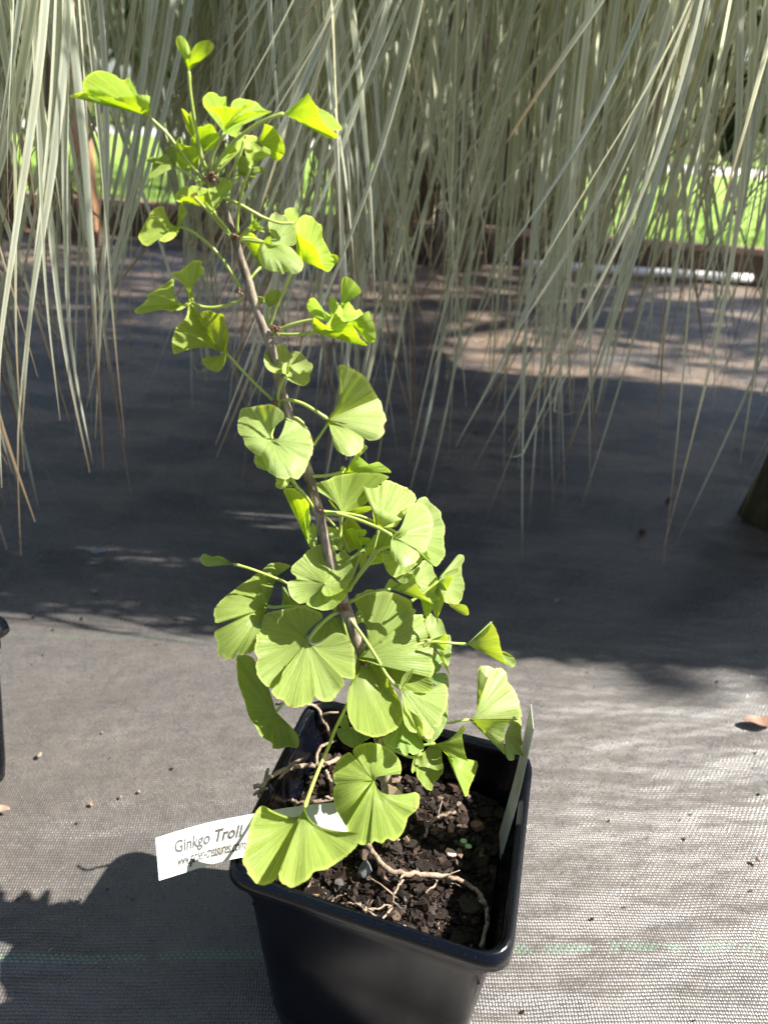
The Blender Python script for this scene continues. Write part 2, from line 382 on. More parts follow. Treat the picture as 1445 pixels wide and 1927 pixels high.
# far trees
def tree(x, y, h, rad, mat, label, n=4200, low=.10, size=.42):
    o = empty('shade_tree', (x, y, 0), label, 'tree', 'trees beyond the lawn')
    b = MB(); base = Vector((x, y, 0)); tp = base + Vector((random.uniform(-.5, .5), 0, h * .75))
    b.tube([base.lerp(tp, t / 6) + Vector((random.uniform(-.1, .1), 0, 0)) for t in range(7)], [.035 * h * (1 - t / 8) for t in range(7)], 8)
    for k in range(7):
        s = base.lerp(tp, random.uniform(.3, .9)); e = s + Vector((random.uniform(-1, 1), random.uniform(-1, 1), random.uniform(.2, .8))) * rad * .8
        b.tube([s, s.lerp(e, .5) + Vector((0, 0, .2)), e], [.014 * h, .008 * h, .003 * h], 6)
    b.build('trunk', M['trunk'], o)
    b = MB(); cl = [(Vector((random.gauss(0, .45), random.gauss(0, .45), random.uniform(-.5, .5))), random.uniform(.25, .5)) for _ in range(22)]
    cz = h * (1 + low) / 2; hz = h * (1 - low) / 2
    for _ in range(n):
        c, r = random.choice(cl); d = Vector((random.gauss(0, 1), random.gauss(0, 1), random.gauss(0, 1))).normalized() * r * random.random() ** .4
        q = base + Vector(((c.x + d.x) * rad, (c.y + d.y) * rad, cz + (c.z * 2 + d.z) * hz))
        u_ = Vector((random.gauss(0, 1), random.gauss(0, 1), random.gauss(0, 1))).normalized(); v_ = u_.orthogonal().normalized() * size * .6; u_ *= size
        b.add([q - u_, q - v_, q + u_, q + v_], [(0, 1, 2, 3)])
    b.build('crown', mat, o, smooth=False)
tree(-13, 40, 10, 4.5, M['fol1'], 'far leafy tree at the left end of the row beyond the lawn')
tree(-5.5, 46, 12, 5, M['fol1'], 'far dark tree beyond the lawn, second in the row from the left')
tree(3, 50, 13, 5, M['fol1'], 'far tree beyond the lawn behind the middle of the hanging curtain')
tree(11, 42, 11, 4.5, M['fol1'], 'far dark tree beyond the pale drive, right of centre')
tree(-1, 43, 11, 4, M['fol1'], 'far tree beyond the lawn just left of the middle')
tree(-25, 44, 11, 5.5, M['fol1'], 'far dark tree beyond the lawn at the far left, half out of the picture')
tree(17.5, 50, 13, 5, M['fol1'], 'far tree beyond the drive, second from the right')
tree(24, 46, 12, 6, M['fol1'], 'far tree beyond the drive at the right edge of the picture')
for i, (x, y, h, lb) in enumerate(((-9, 24, 1.6, 'low green shrub at the far left edge of the lawn'), (6.5, 24, 1.1, 'low yellow green shrub by the pale drive right of centre'), (12.5, 27, 1.5, 'low shrub by the pale drive at the far right'))):
    o = empty('shrub', (x, y, 0), lb, 'shrub', 'shrubs by the drive'); b = MB()
    for _ in range(600):
        d = Vector((random.gauss(0, 1), random.gauss(0, 1), random.gauss(0, 1))).normalized() * random.random() ** .4
        q = Vector((x + d.x * h * 1.2, y + d.y * h, h * .5 + d.z * h * .5)); u_ = Vector((random.gauss(0, 1), random.gauss(0, 1), random.gauss(0, 1))).normalized() * .12
        v_ = u_.orthogonal().normalized() * .06; b.add([q - u_, q - v_, q + u_, q + v_], [(0, 1, 2, 3)])
    b.build('foliage', M['fol2'], o, smooth=False)
    b = MB(); b.tube([(x, y, 0), (x, y, h * .6)], .05, 6); b.build('stem', M['trunk'], o)

# nearby trees, crowns above the picture; the unseen right one added to dapple fabric
def near_tree(g, cc, rad, h, tr, n, label, ry=1.0):
    o = empty('shade_tree', g, label, 'tree'); b = MB(); g = Vector(g); cc = Vector(cc)
    b.tube([g, g + Vector((.03, 0, .5)), g.lerp(cc, .35) + Vector((0, 0, .3)), cc], [tr * 1.25, tr, tr * .8, tr * .3], 14, bumps=.05)
    for k in range(14):
        e = cc + Vector((random.gauss(0, 1), random.gauss(0, 1), random.gauss(0, .5))).normalized() * rad * .85
        st = g.lerp(cc, random.uniform(.7, 1)); b.tube([st, st.lerp(e, .5) + Vector((0, 0, .1)), e], [tr * .3, tr * .2, tr * .06], 6)
    b.build('trunk', M['trunk'], o); b = MB()
    cl = [(Vector((random.uniform(-1, 1), random.uniform(-1, 1), random.uniform(-.5, .5))) * .8, random.uniform(.16, .34)) for _ in range(34)]
    for _ in range(n):
        c, r_ = random.choice(cl); d = Vector((random.gauss(0, 1), random.gauss(0, 1), random.gauss(0, 1))).normalized() * r_ * random.random() ** .4
        q = cc + Vector(((c.x + d.x) * rad, (c.y + d.y) * rad * ry, (c.z + d.z) * rad * .6))
        u_ = Vector((random.gauss(0, 1), random.gauss(0, 1), random.gauss(0, 1))).normalized(); v_ = u_.orthogonal().normalized() * .035; u_ *= .06
        b.add([q - u_, q - v_, q + u_, q + v_], [(0, 1, 2, 3)])
    b.build('crown', M['fol1'], o, smooth=False)
gt = atY(935, 395, 4.9); near_tree((gt.x, 4.9, .05), (gt.x + .5, 5.6, 4.4), 1.6, 6, .17, 2600, 'thick dark tree trunk behind the curtain, right of the widest post')
near_tree((4.3, 3.9, .05), (3.5, 2.45, 3.9), 1.75, 5, .12, 5200, 'tree added out of the picture at right so its crown dapples the fabric')

# ------------------------------------------------------------------ bench that carries the weeping plants (its top is above the picture)
BZ = .80
bench = empty('plant_bench', (0.1, 1.05, 0), 'dark timber plant bench whose mossy leg stands at the right edge', 'bench')
b = MB()
q1 = Vector((1, .18, 0)).normalized(); q2 = Vector((-.18, 1, 0)).normalized()
for k in range(7): b.box(Vector((-.35, .835, BZ)) + q2 * k * .125 + q1 * .1, (2.5, .1248, .03), (q1, q2, Vector((0, 0, 1))))
b.build('slat_top', M['wood'], bench, smooth=False)
lp = onz(1458, 975, 0)
for (x, y, mt) in ((lp.x, lp.y, 'mossy'), (-1.2, lp.y, 'wood'), (-1.2, 1.5, 'wood'), (1.6, 1.5, 'wood')):
    b = MB(); n = 8
    pts = [Vector((x, y, BZ * k / n)) for k in range(n + 1)]
    b.tube(pts, [.037 + .014 * max(0, 1 - k * 1.3) for k in range(n + 1)], 12, bumps=.03); b.build('leg', M[mt], bench)

shade_bench = empty('plant_bench', (1.7, 1.1, 0), 'second plant bench added out of the picture at right to cast shade across the fabric', 'bench')  # unseen bench added to throw shade over the fabric
b = MB()
for k in range(8): b.box((1.72, .77 + k * .125, BZ + .06), (1.78, .1248, .03))
b.build('slat_top', M['wood'], shade_bench, smooth=False)
for x, y in ((.9, .86), (2.5, .86), (.9, 1.6), (2.5, 1.6)):
    b = MB(); b.tube([(x, y, 0), (x, y, BZ * .5), (x, y, BZ - .015)], .035, 10); b.build('leg', M['wood'], shade_bench)

# ------------------------------------------------------------------ weeping variegated plants
WARM = [0]  # straw tint for drier blades, also painting warm sunlight on the right-hand plants
def blade_mesh(b, path, wd, n=18):
    P_ = catmull([tuple(p) for p in path], 5); P_ = [Vector(p) for p in P_]
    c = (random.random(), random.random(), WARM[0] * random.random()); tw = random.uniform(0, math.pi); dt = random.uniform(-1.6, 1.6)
    vs = []; uvs = []; m_ = len(P_)
    for i, p in enumerate(P_):
        t = i / (m_ - 1); T = (P_[min(i + 1, m_ - 1)] - P_[max(i - 1, 0)]).normalized()
        a = tw + dt * t; s = T.orthogonal().normalized(); s = Vector((math.cos(a), math.sin(a), 0)); s = (s - T * s.dot(T))
        if s.length < .1: s = T.orthogonal()
        s.normalize(); nrm = T.cross(s)
        w_ = wd * (min(1, .45 + t * 3) if t < .2 else 1) * max(.10, min(1, (1 - t) / .30) ** .8)
        vs += [p - s * w_ / 2, p + nrm * w_ * .16, p + s * w_ / 2]; uvs += [(0, t), (.5, t), (1, t)]
    fs = []
    for i in range(m_ - 1):
        for k in range(2): fs.append((i * 3 + k, i * 3 + k + 1, i * 3 + k + 4, i * 3 + k + 3))
    b.add(vs, fs, uvs, c)
def hang_path(c, tx, ty, zend, curl=0.0, sway=None):
    top = Vector((c.x + random.uniform(-.05, .05), c.y + random.uniform(-.05, .05), c.z))
    edge = Vector((tx, ty, BZ + random.uniform(.03, .09)))
    peak = top.lerp(edge, .5); peak.z = BZ + .17 + random.uniform(-.05, .06)
    dx = sway[0] + random.gauss(0, .017) if sway else 0.0; dy = random.gauss(0, .012)
    pts = [top, peak, edge]; n = 6; ph = sway[1] + random.gauss(0, .5) if sway else random.uniform(0, 6.28); am = random.uniform(.3, 1.2) * (sway[2] if sway else .006)
    for k in range(1, n + 1):
        t = k / n; z = edge.z + (zend - edge.z) * t
        pts.append(Vector((tx + dx * t * t * 1.4 + am * math.sin(ph + t * 4) * (.5 + t) , ty + dy * t + am * math.cos(ph + t * 3), z)))
    if curl:
        a = random.uniform(0, 6.28); e = pts[-1]
        for k in range(1, 5):
            th = k * .8; pts.append(e + Vector((math.cos(a) * curl * (1 - math.cos(th)), math.sin(a) * curl * (1 - math.cos(th)) * .5, -curl * math.sin(th))))
    return pts
plab = ['weeping plant with long grey green blades hanging over the left edge of the picture',
        'weeping plant hanging behind the top of the potted sapling, left of centre',
        'weeping plant with broad cream striped blades hanging just right of the sapling',
        'weeping plant with sunlit cream blades hanging at the right before the lawn']
for i, cx in enumerate((-.62, -.26, .08, .36)):
    cy_ = 1.02 + .18 * (cx + .28); c = Vector((cx, cy_, BZ + .17))
    pl = empty('weeping_plant', (cx, cy_, BZ + .015), plab[i], 'plant', 'weeping variegated plants on the bench')
    b = MB(); b.tube([(cx, cy_, BZ + .02), (cx, cy_, BZ + .16), (cx, cy_, BZ + .165)], [.085, .105, .11], 20); b.build('pot', M['pot'], pl)
    specs = []
    nclump = 28
    def zend_(x):
        if random.random() < .10: return random.uniform(.05, .14)
        if x < -.26: return random.uniform(.07, .28)
        if x < .02: return random.uniform(.20, .36)
        if x < .14: return random.uniform(.10, .28)
        return random.uniform(.20, .38)
    clumps = [(x_, (random.uniform(.57, .68) if random.random() < .22 else random.uniform(.68, .83)), zend_(x_)) for x_ in [cx + random.uniform(-.22, .22) for _ in range(nclump)]]
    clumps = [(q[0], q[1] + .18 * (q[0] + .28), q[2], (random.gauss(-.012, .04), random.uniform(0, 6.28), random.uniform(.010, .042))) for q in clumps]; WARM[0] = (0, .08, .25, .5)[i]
    for k in range((400, 420, 370, 260)[i]):
        q = random.choice(clumps); ze = q[2] + random.uniform(-.05, .22)
        if random.random() < .12: ze -= .12
        specs.append((q[0] + random.gauss(0, .015), q[1] + random.gauss(0, .018), max(.03, ze), random.choice((random.uniform(.0022, .0045), random.uniform(.0040, .0074))), random.random() < .02, q[3]))
    back = []
    for k in range(80):
        side = random.random()
        back.append((cx + random.uniform(-.32, .32), random.uniform(1.42, 1.95), random.uniform(.2, .65), random.uniform(.003, .007), False, (random.gauss(0, .04), 0, .01)))
    specs.sort(key=lambda s: -s[3])
    for s in specs[:100]:
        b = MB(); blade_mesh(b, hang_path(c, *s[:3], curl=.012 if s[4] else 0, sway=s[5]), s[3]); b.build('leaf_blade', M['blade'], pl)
    b = MB()
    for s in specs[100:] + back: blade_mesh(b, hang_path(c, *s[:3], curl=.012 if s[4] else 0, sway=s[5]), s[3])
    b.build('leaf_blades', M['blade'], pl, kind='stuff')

for i, (cx, lab) in enumerate(((1.12, 'weeping plant added out of the picture on the left end of the second bench'), (1.75, 'weeping plant added out of the picture on the middle of the second bench'))):  # unseen plants added so their hanging blades shade the fabric
    pl = empty('weeping_plant', (cx, 1.04, BZ + .015), lab, 'plant', 'weeping variegated plants on the bench')
    b = MB(); b.tube([(cx, 1.04, BZ + .02), (cx, 1.04, BZ + .16), (cx, 1.04, BZ + .165)], [.085, .105, .11], 20); b.build('pot', M['pot'], pl)
    b = MB()
    for k in range((760, 260)[i]): blade_mesh(b, hang_path(Vector((cx, 1.04, BZ + .17)), random.uniform(.52, 1.25) if i == 0 else cx + random.gauss(0, .2), random.uniform(.66, .80), random.uniform(.10, .5)), random.uniform(.004, .0075))
    b.build('leaf_blades', M['blade'], pl, kind='stuff')

# ------------------------------------------------------------------ square nursery pot
def rsquare(cs, r, n=7):
    out = []; m_ = len(cs)
    for i in range(m_):
        a = cs[(i - 1) % m_]; b_ = cs[i]; c = cs[(i + 1) % m_]
        d1 = (a - b_).normalized(); d2 = (c - b_).normalized()
        p = b_ + d1 * r; q = b_ + d2 * r
        for k in range(n):
            t = k / (n - 1); out.append(p * (1 - t) ** 2 + b_ * 2 * t * (1 - t) + q * t * t)
        e = c + (b_ - c).normalized() * r
        for k in range(1, 8): out.append(q.lerp(e, k / 8))
    return out
def inset(cs, d):
    c = sum(cs, Vector((0, 0, 0))) / 4; out = []
    for p in cs:
        v = p - c; v.z = 0; out.append(p - v.normalized() * d * 1.414)
    return out
RZ = .150
def make_pot(name, cs, soilz, label, cat, group):
    cen = sum(cs, Vector((0, 0, 0))) / 4; base = Vector((cen.x, cen.y, 0))
    o = empty(name, base, label, cat, group)
    def ring(ins, z, r): return [Vector((p.x, p.y, z)) for p in rsquare(inset(cs, ins), r)]
    def loft(prof, bname, capend=False, mt='pot'):
        b = MB(); rings = [ring(*p) for p in prof]; n = len(rings[0])
        vs = [v for rg in rings for v in rg]; fs = []
        for i in range(len(rings) - 1):
            for k in range(n): fs.append((i * n + k, i * n + (k + 1) % n, (i + 1) * n + (k + 1) % n, (i + 1) * n + k))
        if capend: fs.append(tuple((len(rings) - 1) * n + k for k in range(n)))
        b.add(vs, fs); return b.build(bname, M[mt], o)
    z = RZ
    loft([(.0008, z - .0088, .016), (0, z - .0084, .0165), (.0004, z - .0035, .017), (.0008, z - .0022, .017), (.0014, z - .0019, .0165), (.0018, z - .0006, .0165), (.0026, z, .016), (.0040, z - .0002, .0155),
          (.0046, z - .0016, .0152), (.0054, z - .0020, .0145), (.0060, z - .0034, .0142), (.0064, z - .008, .014)], 'rim')
    loft([(.0052, z - .0084, .014), (.0062, z - .022, .014), (.0080, z - .026, .014), (.0110, z - .07, .015), (.0155, .02, .016), (.0175, .004, .016), (.020, 0.0004, .015)], 'body', True, 'potwall')
    loft([(.0066, z - .0078, .014), (.0086, z - .024, .013), (.0100, z - .027, .013), (.0128, z - .075, .014), (.018, .004, .015)], 'inner_wall', True)
    return o, cen
cs = [onz(411, 1641, RZ), onz(583, 1303, RZ), onz(1008, 1409, RZ), onz(966, 1826, RZ)]
pot, PC = make_pot('nursery_pot', cs, .115, 'square black plastic nursery pot holding the ginkgo sapling', 'plant pot', None)
nc = onz(34, 1168, RZ); ax = Vector((-.90, .42, 0)).normalized(); ay = Vector((-.62, -.78, 0)).normalized()
cs2 = [nc + ay * .14, nc, nc + ax * .14, nc + (ax + ay) * .14]
pot2, _ = make_pot('nursery_pot', cs2, .11, 'black pot rim corner poking in at the left edge on the ground fabric', 'plant pot', None)

SZ = .114                                                        # soil level
base = onz(722, 1592, SZ + .008); base.z = SZ
edge_in = inset(cs, .0115)
def in_pot(x, y, mrg=0.0):
    s = 0
    for i in range(4):
        a = edge_in[i]; c = edge_in[(i + 1) % 4]; cr = (c.x - a.x) * (y - a.y) - (c.y - a.y) * (x - a.x)
        L = math.hypot(c.x - a.x, c.y - a.y)
        if -cr / L < mrg: return False
    return True
def soilh(x, y):
    d = math.hypot(x - base.x, y - base.y)
    return SZ + .010 * math.exp(-(d / .022) ** 2) + .002 * math.sin(x * 210 + y * 90) * math.sin(y * 170) + .0015 * math.sin(x * 430) * math.cos(y * 390)
b = MB(); N_ = 46; o_ = sum(edge_in, Vector((0, 0, 0))) / 4
vs = []
for j in range(N_ + 1):
    for i in range(N_ + 1):
        u_, v_ = i / N_, j / N_
        p = edge_in[0].lerp(edge_in[3], u_).lerp(edge_in[1].lerp(edge_in[2], u_), v_)
        vs.append((p.x, p.y, soilh(p.x, p.y)))
b.add(vs, [(j * (N_ + 1) + i, j * (N_ + 1) + i + 1, (j + 1) * (N_ + 1) + i + 1, (j + 1) * (N_ + 1) + i) for j in range(N_) for i in range(N_)])
def chip(b, c, sx, sy, sz, col):
    ax0 = Vector((random.gauss(0, 1), random.gauss(0, 1), random.gauss(0, .35))).normalized(); ax1 = ax0.cross(Vector((random.gauss(0, .4), random.gauss(0, .4), 1))).normalized(); ax2 = ax0.cross(ax1)
    vs = []; n = 7
    for k in range(n):
        a = 2 * math.pi * k / n + random.uniform(-.25, .25); r = random.uniform(.75, 1.1)
        for s in (-1, 1): vs.append(c + ax0 * math.cos(a) * sx * r + ax1 * math.sin(a) * sy * r + ax2 * s * sz * random.uniform(.6, 1.1))
    fs = [(2 * k, 2 * ((k + 1) % n), 2 * ((k + 1) % n) + 1, 2 * k + 1) for k in range(n)] + [tuple(2 * k + 1 for k in range(n)), tuple(2 * k for k in range(n - 1, -1, -1))]
    b.add(vs, fs, None, col)
soil = tag(b.build('soil', M['soil']), 'dark potting soil filling the square pot', 'soil', kind='stuff')
b = MB(); cnt = 0
while cnt < 3200:
    x = random.uniform(-.1, .14); y = random.uniform(.16, .38)
    if not in_pot(x, y, .002): continue
    cnt += 1; s = random.choice([.8, 1, 1, 1.4, 2.2]) * random.uniform(.0006, .0018)
    d = random.random(); k = random.uniform(.25, 1)
    col = (.028 * k, .018 * k, .014 * k) if d < .72 else (.075 * k, .046 * k, .036 * k) if d < .90 else (.10 * k, .10 * k, .11 * k) if d < .94 else (.28 * k, .20 * k, .15 * k)
    chip(b, Vector((x, y, soilh(x, y) + random.uniform(0, .0022))), s * random.uniform(.9, 1.6), s, s * .45, col)
for _ in range(5200):
    x = random.uniform(-.1, .14); y = random.uniform(.16, .38)
    if not in_pot(x, y, .002): continue
    s = random.uniform(.0003, .0008); k = random.uniform(.2, 1); d = random.random()
    chip(b, Vector((x, y, soilh(x, y) + random.uniform(.0005, .004))), s, s, s * .8, (.03 * k, .02 * k, .015 * k) if d < .8 else (.16 * k, .10 * k, .07 * k))
tag(b.build('mulch', M['chip'], smooth=False), 'small bark and grit chips scattered over the potting soil', 'mulch', kind='stuff')
def single(name, px, py, z, s, col, label, cat, mat='pebble', flat=.5):
    p = onz(px, py, z); b = MB(); chip(b, p, s, s * .8, s * flat, col)
    bpy_o = b.build(name, M[mat], origin=p, smooth=False); md = bpy_o.modifiers.new('bevel', 'BEVEL'); md.width = s * .2; md.segments = 2
    return tag(bpy_o, label, cat)
single('stone', 686, 1636, SZ + .010, .0052, (.16, .17, .19), 'grey angular stone on the soil left of the long root', 'stone')
single('bark_chip', 897, 1554, SZ + .005, .0048, (.22, .13, .10), 'reddish brown bark chip near the right wall of the pot', 'bark chip', 'chip')
single('stone', 848, 1606, SZ + .004, .0034, (.60, .45, .40), 'pale pink pebble just below the tiny seedling', 'stone')
single('bark_chip', 849, 1560, SZ + .005, .0034, (.36, .22, .19), 'pinkish bark chip between the twig and the seedling', 'bark chip', 'chip')
single('stone', 760, 1745, SZ + .004, .0022, (.80, .75, .70), 'tiny white grit stone near the front rim of the pot', 'stone')
single('bark_chip', 882, 1700, SZ + .003, .0085, (.045, .035, .033), 'large flat dark bark flake inside the bend of the long root', 'bark chip', 'chip', .12)
# seedling
sp = onz(877, 1588, SZ + .008); sg = empty('seedling', sp - Vector((0, 0, .008)), 'tiny weed seedling with two round green leaves in the soil', 'seedling')
for dx, dy in ((-5, -5), (4, 5)):
    c = onz(877 + dx, 1588 + dy, SZ + .009); b = MB(); vs = [c]
    for k in range(12): a = k * math.pi / 6; vs.append(c + Vector((math.cos(a) * .0019, math.sin(a) * .0016, .0003)))
    b.add(vs, [(0, k + 1, (k + 1) % 12 + 1) for k in range(12)]); b.build('leaf', M['weed'], sg)
b = MB(); b.tube([sp - Vector((0, 0, .008)), sp], .0004, 6); b.build('stem', M['weed'], sg)

# ------------------------------------------------------------------ the ginkgo
STEM = [(722, 1592, 17), (722, 1560, 15), (728, 1500, 13), (722, 1440, 12), (712, 1385, 12), (697, 1320, 13), (684, 1262, 13), (676, 1220, 13), (662, 1180, 13), (650, 1142, 13), (636, 1095, 12),
        (618, 1040, 11.5), (606, 990, 10.5), (598, 955, 10.5), (586, 910, 11), (572, 865, 11), (556, 815, 10.5), (540, 770, 10), (526, 722, 10), (517, 680, 9.5), (508, 645, 10.5), (494, 610, 10),
        (478, 565, 10), (466, 525, 9.5), (454, 490, 8.8), (444, 455, 8.5), (438, 435, 6.8), (428, 405, 6.6), (417, 375, 6.6), (408, 352, 6.6), (401, 333, 8.5), (397, 322, 6)]
D0 = depth(base)
def D(py): return .305 + (py - 330) / (1592 - 330) * (D0 - .305)
def S(px, py, dz=0.0):                                            # a point of the sapling; dz in picture px away from the viewer
    t = D(py) * (1 + dz / FPX); return at(px, py, t)
gk = empty('ginkgo_sapling', base, 'young ginkgo sapling with lime green fan leaves growing in the black pot', 'sapling')
b = MB(); sp_ = catmull([(x, y, r) for x, y, r in STEM], 4)
b.tube([S(x, y) for x, y, r in sp_], [.86 * r * D(y) / FPX * random.uniform(.93, 1.07) for x, y, r in sp_], 14, bumps=.035)
stem = b.build('stem', M['stem'], gk)
NODES = [(397, 325), (440, 447), (452, 552), (507, 616), (519, 756), (600, 962), (650, 1142), (678, 1240), (712, 1385)]
for (x, y), (ox, oy, s) in zip(NODES, [(0, 8, 9), (2, -3, 9), (-3, -3, 7), (12, 4, 8), (-1, 2, 8), (3, 0, 8), (-2, 0, 12), (6, 4, 9), (0, 0, 10)]):
    b = MB()
    for _ in range(16):
        c = S(x + ox + random.gauss(0, s * .38), y + oy + random.gauss(0, s * .38), random.uniform(-s, 0) - 4); q = s * .42 * D(y) / FPX
        chip(b, c, q * random.uniform(.7, 1.1), q * .8, q * .6, (1, 1, 1))
    b.build('bud', M['bud'], stem, origin=S(x, y))
# pale cut stub at the foot of the trunk
b = MB(); b.tube([S(722, 1560), S(738, 1500, -6), S(742, 1490, -12)], [.0045, .0042, .004], 12); b.build('cut_stub', M['stem'], stem)
b = MB(); vs = [S(x, y, -30) for x, y in ((730, 1476), (744, 1482), (757, 1494), (758, 1507), (744, 1509), (732, 1500))]
vs += [S(x + 2, y, -20) for x, y in ((730, 1476), (744, 1482), (757, 1494), (758, 1507), (744, 1509), (732, 1500))]
b.add(vs, [tuple(range(6)), tuple(range(11, 5, -1))] + [(k, (k + 1) % 6, 6 + (k + 1) % 6, 6 + k) for k in range(6)]); b.build('cut_face', M['cut'], stem, smooth=False)
# roots
def root(pts, r0, r1, zoff=.004, twigs=0):
    P_ = [onz(x, y, z if z else soilh(*onz(x, y, SZ).xy) + zoff) for x, y, z in pts]
    C_ = [Vector(p) for p in catmull([tuple(p) for p in P_], 6)]; n = len(C_)
    r0 *= .84; r1 *= .84
    C_ = [p + Vector([random.gauss(0, .00035) for _ in range(3)]) for p in C_]
    b = MB(); b.tube(C_, [(r0 + (r1 - r0) * i / n) * random.uniform(.85, 1.18) for i in range(n)], 9, bumps=.08)
    for _ in range(twigs):
        p = random.choice(C_[2:-2]); e = p + Vector((random.gauss(0, .005), random.gauss(0, .005), random.uniform(-.001, .005)))
        b.tube([p, p.lerp(e, .5) + Vector((0, 0, .001)), e], [r1 * .9, r1 * .7, r1 * .5], 6, bumps=.1)
    b.build('root', M['root'], gk, origin=C_[0])
root([(686, 1582, 0), (708, 1612, 0), (735, 1640, 0), (790, 1646, 0), (850, 1652, 0), (890, 1670, 0), (914, 1705, 0), (916, 1740, 0), (904, 1782, 0)], .0018, .0012, .009, 5)
root([(486, 1502, .152), (502, 1468, .1545), (540, 1448, .150), (575, 1441, .138), (600, 1440, .130), (640, 1428, .124)], .0012, .0016, .004, 10)
root([(536, 1496, 0), (552, 1508, 0), (585, 1510, 0), (640, 1500, 0), (690, 1480, 0)], .0013, .0015, .008, 3)
root([(520, 1326, .153), (560, 1322, .158), (594, 1330, .150), (606, 1352, .142), (622, 1384, .126)], .0010, .0013, .004, 2)
root([(594, 1440, .13), (604, 1405, .13), (650, 1390, 0), (690, 1400, 0)], .0011, .0008, .006, 1)
root([(612, 1450, 0), (622, 1470, 0), (626, 1500, 0)], .0014, .0012, .006, 1)
root([(856, 1528, 0), (822, 1540, 0), (805, 1556, 0), (798, 1576, 0)], .0012, .0007, .009, 4)
root([(758, 1656, 0), (742, 1680, 0), (735, 1708, 0), (716, 1738, 0)], .0009, .0007, .006, 5)
root([(676, 1700, 0), (688, 1716, 0), (700, 1732, 0)], .0011, .0010, .006, 2)
root([(640, 1700, 0), (672, 1702, 0), (700, 1712, 0), (724, 1704, 0)], .0006, .0005, .006, 4)
root([(622, 1702, 0), (632, 1690, 0), (652, 1682, 0)], .0006, .0005, .006, 0)
root([(574, 1684, 0), (578, 1668, 0), (588, 1654, 0)], .0007, .0006, .007, 0)
root([(800, 1680, 0), (816, 1668, 0), (822, 1658, 0)], .0007, .0005, .006, 1)
root([(838, 1655, 0), (850, 1664, 0), (868, 1668, 0)], .0006, .0005, .006, 1)
for _ in range(14):                                               # fine rootlets around the crown
    a = random.uniform(0, 6.28); px, py = 722 + math.cos(a) * 30, 1575 + math.sin(a) * 22
    b = MB(); p0 = onz(722 + math.cos(a) * 8, 1585 + math.sin(a) * 5, SZ + .014); p1 = onz(px, py, SZ + .009); p2 = onz(px + math.cos(a) * 22, py + math.sin(a) * 18, SZ + .003)
    b.tube([p0, p1, p2], [.0011, .0008, .0004], 7, bumps=.1); b.build('root', M['root'], gk, origin=p0)

